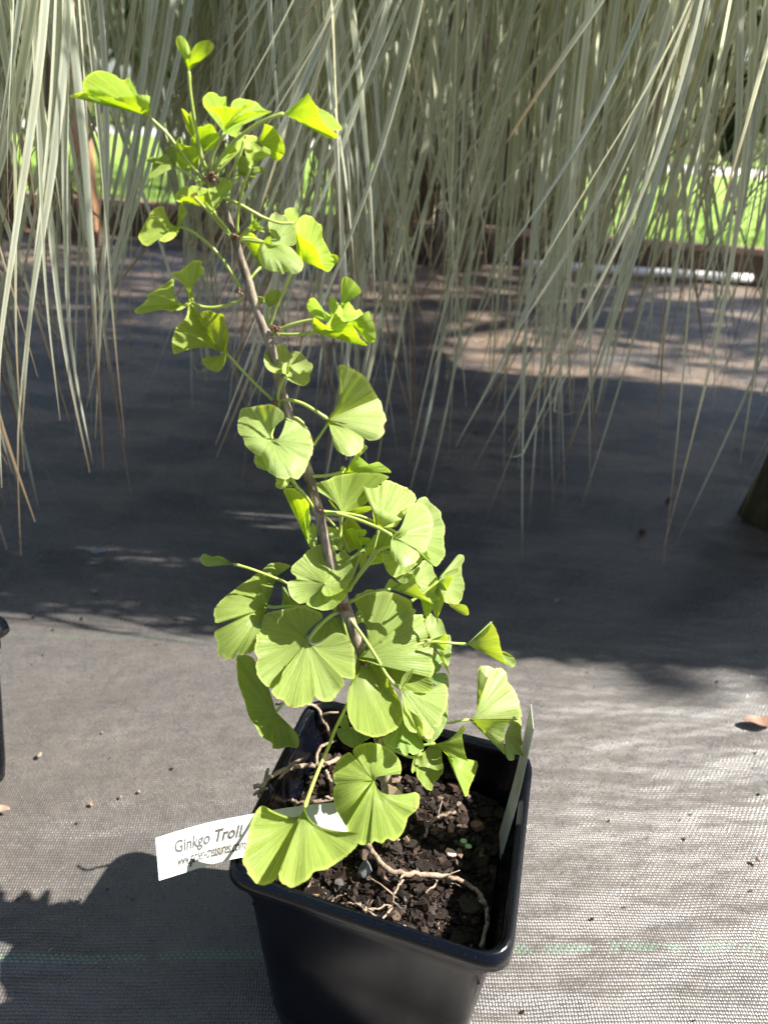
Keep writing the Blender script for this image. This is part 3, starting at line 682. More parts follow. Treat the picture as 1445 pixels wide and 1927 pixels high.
# leaf data: zoom windows on the photograph (origin x, origin y, px per window px)
WIN = dict(A=(120, 50, 300), B=(360, 130, 300), C=(240, 320, 300), D=(420, 370, 300), E=(240, 560, 300), F=(440, 630, 300), G=(520, 840, 340), H=(370, 1020, 320),
           I=(630, 1090, 240), J=(630, 1220, 240), K=(740, 1010, 260), L=(740, 1240, 260), M=(440, 1370, 360), N=(430, 1210, 220), O=(520, 840, 200), P=(620, 940, 240))
def W_(wn, x, y):
    o = WIN[wn]; s = o[2] / 1445.; return o[0] + x * s, o[1] + y * s
STY = dict(p=(.32, -.72), q=(.22, -.50), g=(.05, -.30), d=(-.15, .05), y=(-.35, .38))
def leaf(win, hub, fans, pet=None, dz=0, tint=(1, 1, 1), pw=3.0, cup=0.0):
    hx, hy = W_(win, *hub); zs = D(hy) / FPX; origin = S(hx, hy, dz); sc = D(hy) * (1 + dz / FPX)
    b = MB(); rs = random.Random(int(hx * 13 + hy * 7)); bul = rs.choice((-1, 1)) * rs.uniform(.03, .085)
    for fi, fan in enumerate(fans):
        st, rim = fan[0], fan[1]; ex = fan[2] if len(fan) > 2 else {}
        tx, ty = STY[st]; fh = ex.get('hub'); z0 = ex.get('z', 0)
        fx, fy = W_(win, *fh) if fh else (hx, hy); bx = ex.get('b')
        pr = []
        for q in rim:
            X, Y = W_(win, q[0], q[1]); pr.append((X, Y, q[2] if len(q) > 2 else 0.))
        cr = catmull(pr, 6); m_ = len(cr)
        Rm = max(math.hypot(x - fx, y - fy) for x, y, z in cr); s = 0; ph = rs.uniform(0, 6); NV = 9
        vs = []; uvs = []; fs = []
        dh = math.hypot(fx - hx, fy - hy)
        cols = []
        for i, (x, y, z) in enumerate(cr):
            if i: s += math.hypot(x - cr[i - 1][0], y - cr[i - 1][1])
            r = math.hypot(x - fx, y - fy)
            k = min(1, max(0, (r / Rm - .45) / .3))
            cren = -k * min(1.6, Rm * .02) * abs(math.sin(s * math.pi / (8 + 4 * math.sin(s * .11 + ph)) + ph))
            k2 = 1 + cren / max(r, 1); X, Y = fx + (x - fx) * k2, fy + (y - fy) * k2
            for j in range(NV + 1):
                v = j / NV; xx, yy = fx + (X - fx) * v, fy + (Y - fy) * v
                if bx:                                           # margins that sweep out in a curve from the petiole
                    t_ = i / (m_ - 1); kk = (bx[2] * (1 - t_) ** 2 + bx[3] * t_ * t_) * r / math.hypot(bx[0], bx[1])
                    cx_, cy_ = fx + bx[0] * kk, fy + bx[1] * kk; q_ = 2 * v * (1 - v)
                    xx = (1 - v) ** 2 * fx + q_ * cx_ + v * v * X; yy = (1 - v) ** 2 * fy + q_ * cy_ + v * v * Y
                zz = z0 * min(1, .35 + v) + tx * (xx - hx) + ty * (yy - hy) + z * v ** 1.2
                zz += bul * Rm * math.sin(math.pi * v) * 2 + cup * Rm * v * v
                zz += Rm * .030 * v * v * math.sin(s * 7 / Rm + ph) + Rm * .014 * v ** 4 * math.sin(s * 19 / Rm + 2 * ph) + Rm * .003 * v * math.sin(s * .9 + ph)
                t = sc + zz * zs
                vs.append(at(xx, yy, t)); uvs.append((s / 100. + fi * 3.3, v))
        for i in range(m_ - 1):
            for j in range(NV):
                a = i * (NV + 1) + j
                if j == 0: fs.append((a, a + 1, a + NV + 2))
                else: fs.append((a, a + 1, a + NV + 2, a + NV + 1))
        b.add(vs, fs, uvs, tint)
    lf = b.build('leaf', M['leaf'], gk, origin=origin)
    # petiole
    if pet is None:
        nx, ny = min(NODES, key=lambda n: (n[0] - hx) ** 2 + (n[1] - hy) ** 2)
        mx, my = (nx + hx) / 2 + (hy - ny) * .08, (ny + hy) / 2 - (hx - nx) * .08
        pp = [(nx, ny, 0), (mx, my, dz * .5 + 6), (hx, hy, dz)]
    elif pet == 0: pp = None
    else:
        q = [(*W_(*(c if len(c) == 3 else (win, *c))),) for c in pet]; n = len(q)
        pp = [(x, y, dz * (i / (n - 1)) - (4 if i else 0)) for i, (x, y) in enumerate(q)]; pp[-1] = (*pp[-1][:2], dz)
    if pp:
        cr = catmull(pp, 5); n = len(cr); b = MB()
        b.tube([S(x, y, z) for x, y, z in cr], [(pw * (1.25 if i < 2 else .92 if i < n - 3 else 1.1 if i < n - 1 else .6)) * zs for i in range(n)], 9)
        b.build('petiole', M['petiole'], lf, origin=S(*pp[0]))
    return lf
Y1 = (1.18, 1.36, .5); Y2 = (1.2, 1.3, .8); PL = (1.1, 1.14, 1.2); N0 = (.86, .94, .74); GR = (.72, .84, .72); DG = (.62, .78, .55)  # per-leaf tints: own leaf tone, with backlit yellow and lower-leaf shade painted in
# top whorl
leaf('A', (775, 812), [('y', [(740, 712, -6), (782, 638, -14), (700, 620, -18), (560, 636, -22), (410, 640, -22), (300, 565, -16), (180, 585, -8), (55, 632, 0), (240, 664, -10), (430, 700, -10), (600, 762, -6)]),
    ('q', [(250, 655, 0), (176, 580, 14), (180, 480, 30), (260, 410, 38), (350, 397, 40), (450, 430, 38), (530, 482, 36), (596, 460, 34), (590, 540, 26), (616, 628, 14)], dict(z=8))],
    [(1270, 1385), (1100, 1190), (950, 985), (810, 850), (775, 812)], -20, Y1, 3.4)
leaf('A', (1135, 400), [('y', [(1118, 340), (1095, 280), (1040, 200, 8), (1018, 110, 14), (1055, 78, 16), (1110, 120, 12), (1145, 200, 4), (1156, 228, 0), (1200, 160, -6), (1260, 125, -10), (1330, 128, -12), (1364, 180, -10), (1330, 235, -6), (1270, 275, -4), (1190, 300), (1160, 345)])],
    [(1295, 1310), (1240, 1120), (1190, 860), (1150, 600), (1135, 400)], -10, Y1, 3.2)
leaf('B', (305, 580), [('y', [(112, 325, -6), (230, 345, -14), (290, 333, -16), (400, 352, -16), (480, 345, -14), (522, 296, -12), (545, 335, -10)], dict(b=(.1, -1, .45, .45))),
    ('p', [(112, 335, 4), (104, 262, 18), (150, 210, 24), (210, 208, 24), (262, 245, 22), (318, 248, 20), (306, 336, 8)], dict(z=10)),
    ('p', [(355, 345, 8), (378, 288, 20), (430, 260, 26), (500, 268, 26), (560, 283, 22), (610, 308, 20), (650, 352, 14), (695, 372, 10), (738, 384, 6)], dict(z=10)),
    ('y', [(500, 385), (600, 388), (690, 394), (738, 384, 4)], dict(b=(.3, -1, .2, .5))),
    ('g', [(500, 455, 10), (460, 520, 12), (430, 575, 12), (405, 625, 12), (370, 545, 8)], dict(z=10))],
    [(180, 930), (188, 800), (240, 680), (305, 580)], -12, Y1, 4.0)
leaf('B', (840, 402), [('y', [(930, 345, 6), (1010, 285, 4), (1050, 240), (1062, 218), (1085, 262, -6), (1140, 350, -10), (1180, 460, -12), (1250, 540, -10), (1330, 600, -6), (1320, 628, 0), (1240, 626, 2), (1150, 572, 4), (1050, 500, 4), (960, 430, 2)]),
    ('p', [(940, 330, 10), (1000, 266, 12), (1060, 262, 14), (1150, 345, 18), (1220, 380, 20), (1300, 440, 18), (1368, 530, 12), (1340, 560, 8), (1270, 556, 4)], dict(z=10))],
    [(215, 930), (270, 800), (390, 655), (560, 522), (720, 440), (840, 402)], 0, Y1, 3.6)
leaf('B', (560, 662), [('y', [(665, 494), (740, 520), (800, 590), (840, 670), (852, 750), (832, 790), (785, 836), (735, 812)], dict(b=(1, -.1, .4, .4)))], [(235, 935), (330, 840), (450, 730), (560, 662)], 26, Y1, 2.4)
leaf('B', (240, 885), [('p', [(290, 800), (360, 745), (410, 690), (440, 575, 6), (500, 592, 8), (592, 606, 10), (592, 650, 8), (510, 700, 6), (440, 752, 4), (360, 772), (290, 830)])], [(215, 945), (240, 885)], 20, Y2, 3.2)
leaf('B', (530, 880), [('q', [(508, 820), (485, 720), (508, 668), (560, 668), (620, 702, -4), (670, 700, 0), (716, 735), (712, 780), (665, 806, -6), (610, 800), (565, 845)]), ('y', [(540, 690, 6), (560, 660, 10), (625, 700, 12), (640, 740, 8)], dict(z=6, hub=(560, 760)))],
    [('D', 125, 330), ('B', 430, 1250), ('B', 470, 1070), ('B', 515, 950), ('B', 530, 880)], -30, Y2, 3.2)
leaf('B', (430, 955), [('d', [(425, 890), (402, 800), (480, 785), (512, 830), (520, 885), (600, 872), (665, 902), (650, 945), (570, 938), (588, 980), (540, 992), (480, 965)])], [(250, 1010), (370, 1035), (430, 955)], 14, N0, 3.4)
leaf('B', (480, 640), [('q', [(478, 620), (484, 600), (500, 606), (490, 630)])], [(330, 985), (400, 860), (450, 750), (480, 640)], -6, (1, .6, .4), 2.6)
leaf('A', (1225, 1125), [('y', [(1155, 1055), (1160, 1000), (1218, 985), (1218, 915), (1262, 900), (1342, 884), (1380, 940), (1414, 998), (1380, 1062), (1350, 1118), (1285, 1122)])], [(1290, 1305), (1255, 1210), (1225, 1125)], 16, Y1, 2.4)
leaf('A', (1205, 1020), [('y', [(1150, 985), (1108, 900), (1066, 740, 4), (1135, 792), (1152, 768, 8), (1165, 850, 4), (1190, 950)])], [(1280, 1305), (1240, 1150), (1205, 1020)], -6, Y2, 2.4)
leaf('A', (1195, 1300), [('y', [(1120, 1290), (1050, 1262), (1010, 1180), (1030, 1062), (1060, 1058), (1140, 1080), (1215, 1060), (1276, 1054), (1240, 1125), (1222, 1200), (1225, 1280)])], [(1275, 1400), (1195, 1300)], 24, Y1, 2.4)
leaf('A', (1015, 1275), [('p', [(960, 1288), (890, 1310), (835, 1358), (785, 1378), (790, 1330), (880, 1255), (960, 1190), (1012, 1158), (1016, 1215)], dict(z=-4)),
    ('d', [(1010, 1180, 6), (960, 1140, 8), (860, 1190, 10), (800, 1178, 10), (744, 1215, 6), (800, 1232, 8), (800, 1330, 8), (900, 1300, 4)], dict(z=6)),
    ('y', [(965, 1155), (915, 1105), (1000, 1075), (1048, 992), (1042, 1062), (1020, 1150)])], [(1285, 1420), (1180, 1362), (1080, 1305), (1015, 1275)], -14, N0, 3.0)
# second whorl
leaf('C', (705, 335), [('q', [(600, 300, 6), (465, 292, 8), (430, 240, 12), (455, 190, 16), (510, 150, 20), (570, 137, 22), (640, 145, 22), (728, 172, 20), (722, 205, 12), (690, 240, 6)], dict(z=6)),
    ('y', [(640, 318), (540, 290), (466, 296), (500, 246, -8), (580, 235, -10), (640, 242, -10), (692, 232, -8), (694, 290)])], [(965, 632), (820, 455), (740, 370), (705, 335)], -26, Y2, 3.2)
leaf('C', (600, 240), [('y', [(580, 262), (568, 236), (592, 216), (630, 226)])], [(965, 640), (800, 450), (690, 325), (600, 240)], -38, (1.3, .55, .15), 2.8)
leaf('C', (785, 375), [('p', [(725, 340), (688, 285), (698, 225), (755, 178), (775, 143), (820, 182, -4), (884, 206, -6), (835, 240), (800, 285), (782, 330)]),
    ('d', [(728, 180, 2), (755, 112, 8), (800, 74, 12), (870, 65, 14), (930, 88, 14), (953, 145, 10), (925, 190, 4), (882, 208)], dict(z=6))], [(950, 600), (860, 480), (800, 410), (785, 375)], -34, Y2, 3.0)
leaf('C', (450, 507), [('q', [(332, 328), (250, 340), (180, 430), (130, 530), (94, 597), (130, 668), (180, 690), (235, 662), (300, 612), (400, 585), (440, 545)], dict(b=(-1, .1, .35, 0))),
    ('p', [(320, 600, -6), (286, 630, -6), (330, 655, -6), (400, 632, -4), (450, 585), (478, 520)], dict(z=-5)),
    ('y', [(462, 420, 4), (472, 312, 8), (520, 338, 6), (540, 398, 4), (502, 468, 0), (478, 520)])], [(1025, 1065), (910, 880), (800, 735), (650, 600), (540, 532), (450, 507)], -8, Y2, 3.3)
leaf('C', (560, 1190), [('y', [(376, 938), (470, 910), (540, 858), (610, 810), (682, 825), (676, 862), (702, 892), (690, 945)], dict(b=(0, -1, .5, .5))),
    ('g', [(428, 964), (330, 1030), (250, 1082), (168, 1138), (182, 1160), (122, 1225)], dict(hub=(520, 1215), z=6, b=(-1, 0, .5, 0))),
    ('y', [(125, 1225), (60, 1277), (110, 1305), (230, 1280), (340, 1268), (400, 1288), (450, 1265)], dict(hub=(520, 1215), z=-4)),
    ('p', [(545, 1120, -4), (595, 1100, -4), (600, 1180, -4), (500, 1260, -4), (440, 1270, -4), (500, 1220, -4)], dict(z=-6))],
    [(1048, 1155), (940, 1212), (800, 1245), (680, 1240), (605, 1205), (560, 1190)], -4, Y2, 3.4)
leaf('E', (845, 500), [('g', [(420, 518), (404, 470), (403, 380), (430, 290), (480, 218), (520, 190), (545, 120), (552, 58), (590, 65), (635, 105), (650, 190), (690, 265), (770, 375)], dict(b=(-.8, -.6, .4, 0))),
    ('y', [(780, 380), (720, 300), (665, 210), (655, 160), (690, 120), (745, 112), (805, 138), (872, 148), (880, 222), (902, 260), (920, 345), (905, 430), (890, 490)], dict(z=8)),
    ('y', [(905, 470, -4), (885, 580, -8), (855, 652, -8), (800, 674, -8), (740, 652, -6), (692, 605, -4), (674, 552), (760, 541), (832, 540)], dict(hub=(850, 520), z=-3))],
    [(1335, 942), (1200, 820), (1050, 670), (915, 525), (845, 500)], 10, (1.0, 1.05, .62), 2.9)
leaf('D', (640, 235), [('q', [(600, 215), (556, 160), (568, 112), (630, 98), (672, 130), (686, 190), (660, 240)])], [(25, 20), (150, 70), (280, 142), (380, 195), (520, 240), (640, 235)], 30, Y2, 3.0)
leaf('D', (440, 445), [('p', [(470, 345), (420, 305), (410, 240), (430, 170), (480, 134), (520, 162), (570, 165), (620, 220), (652, 236), (664, 300), (668, 410), (620, 446), (540, 430)])], None, 12, PL, 2.6)
leaf('D', (400, 425), [('y', [(432, 440, -6), (436, 370, -8), (405, 362, -6), (370, 398, -4), (340, 425)]),
    ('q', [(345, 420), (318, 470), (315, 520), (335, 590), (380, 650), (440, 676), (490, 680), (545, 706), (575, 682), (640, 704), (700, 686), (733, 632), (720, 580), (670, 518), (600, 452), (520, 452), (450, 445)])],
    [(125, 412), (220, 400), (320, 412), (400, 425)], -24, PL, 3.2)
leaf('D', (725, 583), [('y', [(664, 530), (664, 420), (668, 330), (730, 380, -8), (820, 435, -12), (858, 500, -10), (880, 580, -6), (925, 670, 0), (870, 645), (800, 605)]),
    ('p', [(670, 350, 6), (655, 250, 14), (690, 190, 18), (740, 160, 20), (800, 176, 20), (850, 225, 20), (900, 270, 18), (905, 370, 14), (950, 460, 12), (990, 540, 10), (1012, 610, 6), (985, 660, 4), (950, 684, 2), (922, 670)], dict(z=8)),
    ('y', [(985, 515, 4), (1040, 540, 6), (1044, 590, 6), (1010, 608, 4)], dict(z=12, hub=(960, 580)))],
    [(425, 1170), (470, 1045), (530, 905), (600, 735), (660, 640), (725, 583)], 6, Y1, 3.2)
leaf('D', (340, 640), [('y', [(312, 560), (275, 475), (202, 422), (188, 362), (240, 320), (290, 350), (330, 402), (345, 480), (345, 560), (365, 630)])], [(245, 745), (300, 680), (340, 640)], 22, Y1, 2.6)
leaf('D', (245, 285), [('y', [(252, 220), (260, 146), (282, 212), (300, 190), (312, 236), (342, 222), (330, 262), (376, 276), (350, 290), (380, 328), (320, 305), (275, 308)])], [(160, 365), (200, 320), (245, 285)], -14, Y1, 3.2)
leaf('D', (410, 1000), [('y', [(395, 950), (376, 912), (420, 850), (500, 844), (524, 882), (500, 950), (450, 992)]), ('q', [(385, 925), (345, 905), (300, 905), (330, 930), (320, 965), (350, 975), (380, 945)], dict(z=-3, hub=(395, 950)))], [(402, 1160), (405, 1075), (410, 1000)], 12, N0, 2.6)
leaf('D', (818, 1232), [('y', [(808, 1170), (820, 1098), (900, 1150), (1000, 1215), (1060, 1232), (1100, 1195), (1152, 1142), (1200, 1200), (1250, 1290), (1300, 1350), (1180, 1332), (1050, 1296), (930, 1256)]),
    ('p', [(935, 1152, 8), (1000, 1080, 12), (1042, 985, 14), (1080, 1010, 14), (1140, 1080, 12), (1148, 1142, 8), (1100, 1195, 2), (1055, 1230, 0)], dict(hub=(900, 1235), z=3)),
    ('p', [(1245, 1292, -2), (1300, 1330, -4), (1302, 1352, -4), (1240, 1345, -2)], dict(hub=(1220, 1300), z=-4))], [(450, 1245), (560, 1250), (700, 1247), (818, 1232)], -14, Y1, 3.2)
leaf('D', (965, 1105), [('p', [(860, 1112), (790, 1062), (757, 990), (790, 918), (842, 930), (882, 1010), (975, 1075)]), ('y', [(966, 1010), (970, 900), (1045, 968), (1020, 1045)], dict(hub=(980, 1092))),
    ('y', [(1070, 900), (1082, 740), (1140, 729), (1210, 790), (1252, 866), (1150, 922), (1100, 985)], dict(hub=(1068, 1000), z=8)),
    ('p', [(1085, 1010), (1132, 945), (1200, 1030), (1238, 1018), (1272, 1080), (1222, 1132), (1140, 1142)], dict(hub=(1080, 1090), z=4)),
    ('y', [(1210, 1125), (1270, 1070), (1320, 1040), (1360, 1120), (1386, 1280), (1340, 1334), (1290, 1300), (1240, 1220), (1185, 1180)], dict(hub=(1150, 1142), z=-4))],
    [(490, 1215), (600, 1165), (740, 1128), (850, 1112), (965, 1105)], 2, Y1, 3.2)
leaf('F', (492, 365), [('q', [(445, 335), (370, 346), (305, 310), (272, 240), (280, 150), (330, 100), (368, 118), (400, 78), (455, 98), (500, 145), (510, 170), (550, 143), (620, 165), (664, 230), (712, 262), (716, 312), (688, 372), (690, 420), (640, 463), (570, 445), (500, 412), (455, 378)]),
    ('p', [(442, 350, -6), (440, 285, -9), (462, 255, -9), (497, 255, -8), (498, 340, -4)], dict(z=-5))], [(412, 640), (400, 560), (420, 470), (460, 395), (492, 365)], -26, PL, 3.4)
leaf('F', (345, 948), [('y', [(440, 772), (457, 755), (450, 700), (390, 650), (330, 625), (260, 630), (150, 650)], dict(b=(-.6, -.8, .5, 0))),
    ('p', [(150, 650), (70, 670), (45, 740), (30, 820), (40, 890), (80, 930), (110, 1010), (190, 1080), (250, 1098), (310, 1090)], dict(z=0)),
    ('p', [(255, 1095), (290, 1180), (330, 1260), (440, 1310), (500, 1306), (515, 1296), (580, 1312), (640, 1250), (680, 1160)]),
    ('q', [(680, 1160), (722, 1050), (720, 960), (680, 850), (610, 760), (540, 730), (482, 738), (484, 770)], dict(b=(.8, .6, 0, .5)))],
    [(412, 650), (392, 730), (366, 810), (338, 900), (345, 948)], -44, PL, 3.6)
leaf('O', (200, 440), [('q', [(100, 400), (-100, 330), (-290, 240), (-300, 130), (-270, 40)], dict(z=4)), ('p', [(-60, 150), (-190, 200), (-270, 160), (-260, 290), (-60, 320), (0, 450), (-10, 540), (60, 580), (130, 560), (180, 500)])],
    [(540, 890), (430, 720), (310, 580), (200, 440)], -26, PL, 3.6)
leaf('O', (260, 545), [('q', [(200, 520), (160, 530), (140, 550), (180, 550)])], [(545, 895), (440, 730), (350, 610), (260, 545)], -32, N0, 2.8)
leaf('F', (850, 765), [('y', [(950, 330), (948, 285), (990, 262), (1080, 300), (1180, 370), (1250, 460), (1312, 572)], dict(z=10, b=(1, -.4, .5, 0))),
    ('q', [(1012, 475), (998, 450), (1080, 443), (1200, 490), (1300, 560), (1345, 620), (1358, 690), (1388, 765), (1362, 820), (1370, 885), (1320, 945), (1240, 962), (1175, 930), (1040, 850)], dict(b=(1, -.4, .45, 0))),
    ('p', [(1060, 860), (1170, 935), (1175, 1000), (1150, 1060), (1060, 1106), (980, 1080), (930, 1040), (900, 960), (880, 860)], dict(z=-4)),
    ('y', [(1175, 990), (1213, 1022), (1150, 1090), (1120, 1140), (1085, 1090)], dict(z=6, hub=(1110, 1040)))],
    [(412, 640), (430, 592), (500, 590), (620, 622), (740, 690), (850, 765)], -6, PL, 3.6)
leaf('F', (905, 700), [('p', [(915, 720), (940, 680), (960, 665), (930, 760), (905, 800)])], [(722, 1000), (790, 900), (850, 805), (905, 700)], 14, PL, 2.8)
leaf('G', (540, 208), [('y', [(590, 182), (618, 120), (640, 60, -4), (680, 95), (760, 155), (810, 122), (875, 160), (920, 212), (800, 202), (700, 206), (600, 216)]), ('g', [(515, 200), (515, 172), (540, 158), (562, 190)])], [(235, 265), (285, 242), (400, 234), (540, 208)], 0, Y1, 3.4)
leaf('G', (520, 545), [('y', [(488, 500), (420, 425), (440, 470), (470, 500)], dict(z=10)),
    ('g', [(303, 345), (303, 296), (400, 268), (480, 232), (600, 212), (700, 206), (805, 204), (902, 242), (840, 282), (770, 330), (740, 420), (700, 470), (600, 520)], dict(b=(0, -1, .3, 0))),
    ('y', [(590, 512), (700, 480), (755, 480), (760, 505), (700, 535), (640, 556), (570, 545)], dict(z=4))], [('O', 640, 1200), ('G', 500, 730), ('G', 515, 630), ('G', 520, 545)], 30, (.98, 1.05, .66), 3.2)
leaf('G', (820, 650), [('p', [(745, 400, 4), (735, 350, 4), (745, 320), (700, 300, 4), (720, 282, 8), (780, 272, 8), (830, 312, 8), (850, 273, 10), (905, 268, 10), (970, 297, 12), (1040, 325, 12), (1100, 372, 12), (1119, 430, 10), (1060, 490, 8), (1010, 570, 6), (955, 645, 2)], dict(z=6)),
    ('y', [(785, 620), (775, 560), (750, 440), (692, 330), (700, 312), (735, 352), (760, 430), (850, 510), (1000, 580), (940, 605), (875, 640)])], [('P', 230, 1020), ('P', 330, 850), ('P', 470, 640), ('P', 520, 480), ('G', 820, 650)], -8, PL, 3.0)
leaf('G', (925, 715), [('p', [(1055, 510), (1052, 470), (1100, 448), (1180, 460), (1230, 520), (1256, 600), (1245, 700), (1200, 832), (1160, 846), (1100, 800), (1010, 740)], dict(b=(1, -.2, .35, 0))),
    ('p', [(1010, 745, 2), (1070, 800, 2), (1146, 862), (1120, 920), (1030, 966), (970, 940), (915, 850), (912, 780)], dict(z=-3)),
    ('g', [(912, 790, -8), (930, 720, -10), (980, 670, -12), (1030, 660, -10), (1053, 680, -8), (1010, 715, -6), (950, 740, -4)], dict(hub=(935, 735), z=-5))],
    [(365, 540), (480, 540), (620, 575), (760, 628), (860, 675), (925, 715)], -40, PL, 3.6)
leaf('G', (980, 700), [('p', [(1060, 520), (1120, 440), (1150, 410), (1200, 403), (1235, 450), (1312, 512), (1326, 580), (1352, 640), (1342, 760), (1354, 862), (1320, 922), (1280, 962), (1250, 940), (1200, 830)]),
    ('y', [(1220, 840), (1254, 950), (1200, 920), (1146, 868), (1150, 800)], dict(z=5))], None, 18, PL, 2.8)
leaf('P', (860, 610), [('q', [(640, 570), (592, 588), (600, 680), (630, 780), (680, 850), (740, 885), (800, 862), (890, 835), (960, 765), (1056, 680), (1020, 610)]),
    ('d', [(800, 840), (735, 886), (780, 930), (850, 955), (920, 910), (955, 845), (900, 838)], dict(hub=(860, 850), z=-4))], [(225, 1025), (330, 850), (480, 640), (600, 560), (720, 540), (860, 610)], 6, N0, 3.6)
leaf('P', (690, 1015), [('q', [(620, 1005), (650, 950), (690, 895), (760, 940), (832, 960), (790, 1000), (740, 1022)]),
    ('y', [(740, 1022), (830, 965), (900, 900), (950, 850), (990, 950), (1040, 1040), (1100, 1110), (1172, 1185), (1060, 1120), (930, 1062), (820, 1032)]),
    ('p', [(955, 880), (900, 830), (960, 790), (1020, 735), (1060, 690), (1110, 700), (1165, 742), (1192, 830), (1232, 905), (1222, 972), (1247, 1050), (1240, 1140), (1182, 1140), (1176, 1186), (1100, 1110), (1030, 1030)], dict(hub=(965, 920), z=5)),
    ('d', [(962, 880), (950, 820), (985, 770), (1022, 766), (1020, 800), (985, 850)], dict(hub=(968, 870), z=-3))], [(225, 1160), (400, 1075), (560, 1030), (690, 1015)], 4, PL, 3.0)
leaf('K', (465, 465), [('p', [(500, 400), (600, 280), (680, 186), (735, 193), (745, 240), (720, 300), (720, 400), (748, 500), (742, 570), (690, 700), (610, 705), (535, 680), (540, 600)]),
    ('q', [(500, 430, -4), (580, 360, -6), (680, 328, -6), (682, 370, -5), (600, 410, -4)], dict(z=-4)),
    ('y', [(540, 440), (620, 402), (600, 480), (560, 570), (530, 680), (500, 770), (470, 840), (465, 930), (440, 850), (400, 710), (470, 640), (480, 560)], dict(z=-5)),
    ('y', [(690, 705), (762, 722), (794, 803), (760, 826), (700, 800), (600, 730), (570, 690)], dict(hub=(580, 680)))],
    [(190, 672), (250, 635), (350, 560), (465, 465)], 24, PL, 2.8)
leaf('K', (340, 620), [('y', [(284, 640), (300, 720), (322, 812), (345, 852), (400, 780), (410, 700), (380, 640)])], 0, 30, Y1)
leaf('K', (395, 1075), [('p', [(360, 1000), (330, 900), (345, 850), (390, 795), (430, 840), (470, 845), (510, 880), (545, 985), (560, 1020), (600, 1040), (608, 1200), (580, 1347), (545, 1320), (520, 1200)]),
    ('y', [(480, 1070), (560, 1020), (548, 1150), (532, 1240), (560, 1340), (592, 1450), (555, 1400), (510, 1280), (440, 1200)], dict(z=-4))], [('J', 380, 200), ('K', 200, 1150), ('K', 395, 1075)], 34, PL, 2.8)
leaf('K', (770, 1125), [('p', [(840, 1072, 6), (930, 1000, 8), (990, 915, 10), (1018, 886, 10), (1036, 895, 8), (1000, 990, 4), (920, 1060, 2)], dict(z=4)),
    ('y', [(900, 1072), (960, 1030), (1005, 970), (1028, 900), (1075, 960), (1112, 1080), (1135, 1200), (1182, 1335), (1100, 1292), (960, 1212), (850, 1152)]),
    ('p', [(1125, 1195, -4), (1190, 1213, -6), (1262, 1265, -8), (1281, 1330, -6), (1240, 1371, -4), (1170, 1332, 0)], dict(hub=(1040, 1210), z=-3))],
    [('I', 1000, 760), ('K', 410, 1100), ('K', 520, 1105), ('K', 640, 1115), ('K', 770, 1125)], 12, PL, 2.8)
# right and lower leaves
leaf('L', (790, 635), [('q', [(890, 125), (888, 100), (922, 64), (1000, 75), (1060, 95), (1130, 90), (1185, 150), (1200, 232), (1270, 320), (1312, 420), (1336, 520), (1342, 612), (1240, 626), (1050, 626)], dict(b=(1, -.35, .37, 0))),
    ('y', [(988, 190, -6), (888, 100, -10), (908, 220, -8), (905, 400, -6), (880, 500, -4), (925, 400, -4)], dict(hub=(870, 540), z=-3)),
    ('p', [(1000, 626), (1120, 622), (1240, 626), (1190, 690), (1100, 718), (1000, 722), (900, 710)], dict(z=-2)),
    ('y', [(1224, 640), (1180, 720), (1158, 850), (1166, 1000), (1100, 900), (1010, 800), (900, 716)], dict(z=-4)),
    ('p', [(1235, 630), (1336, 624), (1336, 800), (1356, 885), (1336, 930), (1369, 1022), (1290, 1000), (1268, 1010), (1262, 1060), (1205, 1062), (1166, 990)], dict(hub=(1165, 800), z=2))],
    [('J', 1000, 800), ('L', 570, 668), ('L', 680, 650), ('L', 790, 635)], 6, PL, 2.8)
leaf('L', (440, 885), [('y', [(705, 730), (715, 708), (742, 701), (757, 730), (722, 800), (740, 920), (775, 1050), (822, 1214), (700, 1112), (570, 1015)], dict(b=(1, .15, .5, 0))),
    ('p', [(780, 1066, 6), (850, 1060, 8), (886, 1090, 8), (870, 1190, 6), (800, 1350, 4), (790, 1410, 4), (752, 1442, 2), (740, 1320), (700, 1180)], dict(hub=(570, 1015), z=5)),
    ('g', [(640, 1060, 4), (720, 1160, 4), (756, 1260, 4), (764, 1380, 2), (750, 1440), (660, 1250), (600, 1110)], dict(hub=(560, 1005), z=2))],
    [('J', 700, 1150), ('L', 330, 900), ('L', 440, 885)], -8, (.95, 1.05, .55), 2.8)
leaf('L', (300, 985), [('p', [(255, 1000), (215, 1040), (188, 1150), (202, 1196), (236, 1172), (250, 1240), (320, 1340), (390, 1384), (415, 1350), (422, 1306), (480, 1250), (526, 1170), (510, 1050), (500, 950), (460, 885), (380, 910)])], [('J', 540, 1090), ('L', 60, 980), ('L', 200, 1030), ('L', 300, 985)], 6, N0, 2.8)
leaf('I', (248, 905), [('g', [(240, 300), (222, 225), (252, 165), (310, 148), (370, 112), (460, 118), (600, 125), (720, 165), (800, 200), (870, 250), (884, 312), (922, 352), (905, 396)], dict(b=(1, -.25, .5, 0))),
    ('q', [(905, 396), (998, 400), (1012, 440), (1072, 480), (1102, 560), (1090, 640), (1058, 662), (1112, 710), (1122, 800), (1110, 920), (1132, 980), (1124, 1060), (1080, 1116), (1000, 1062), (880, 1060), (800, 1052), (680, 1030), (540, 965), (400, 925)])],
    [(80, 340), (120, 560), (210, 800), (248, 905)], -20, N0, 3.0)
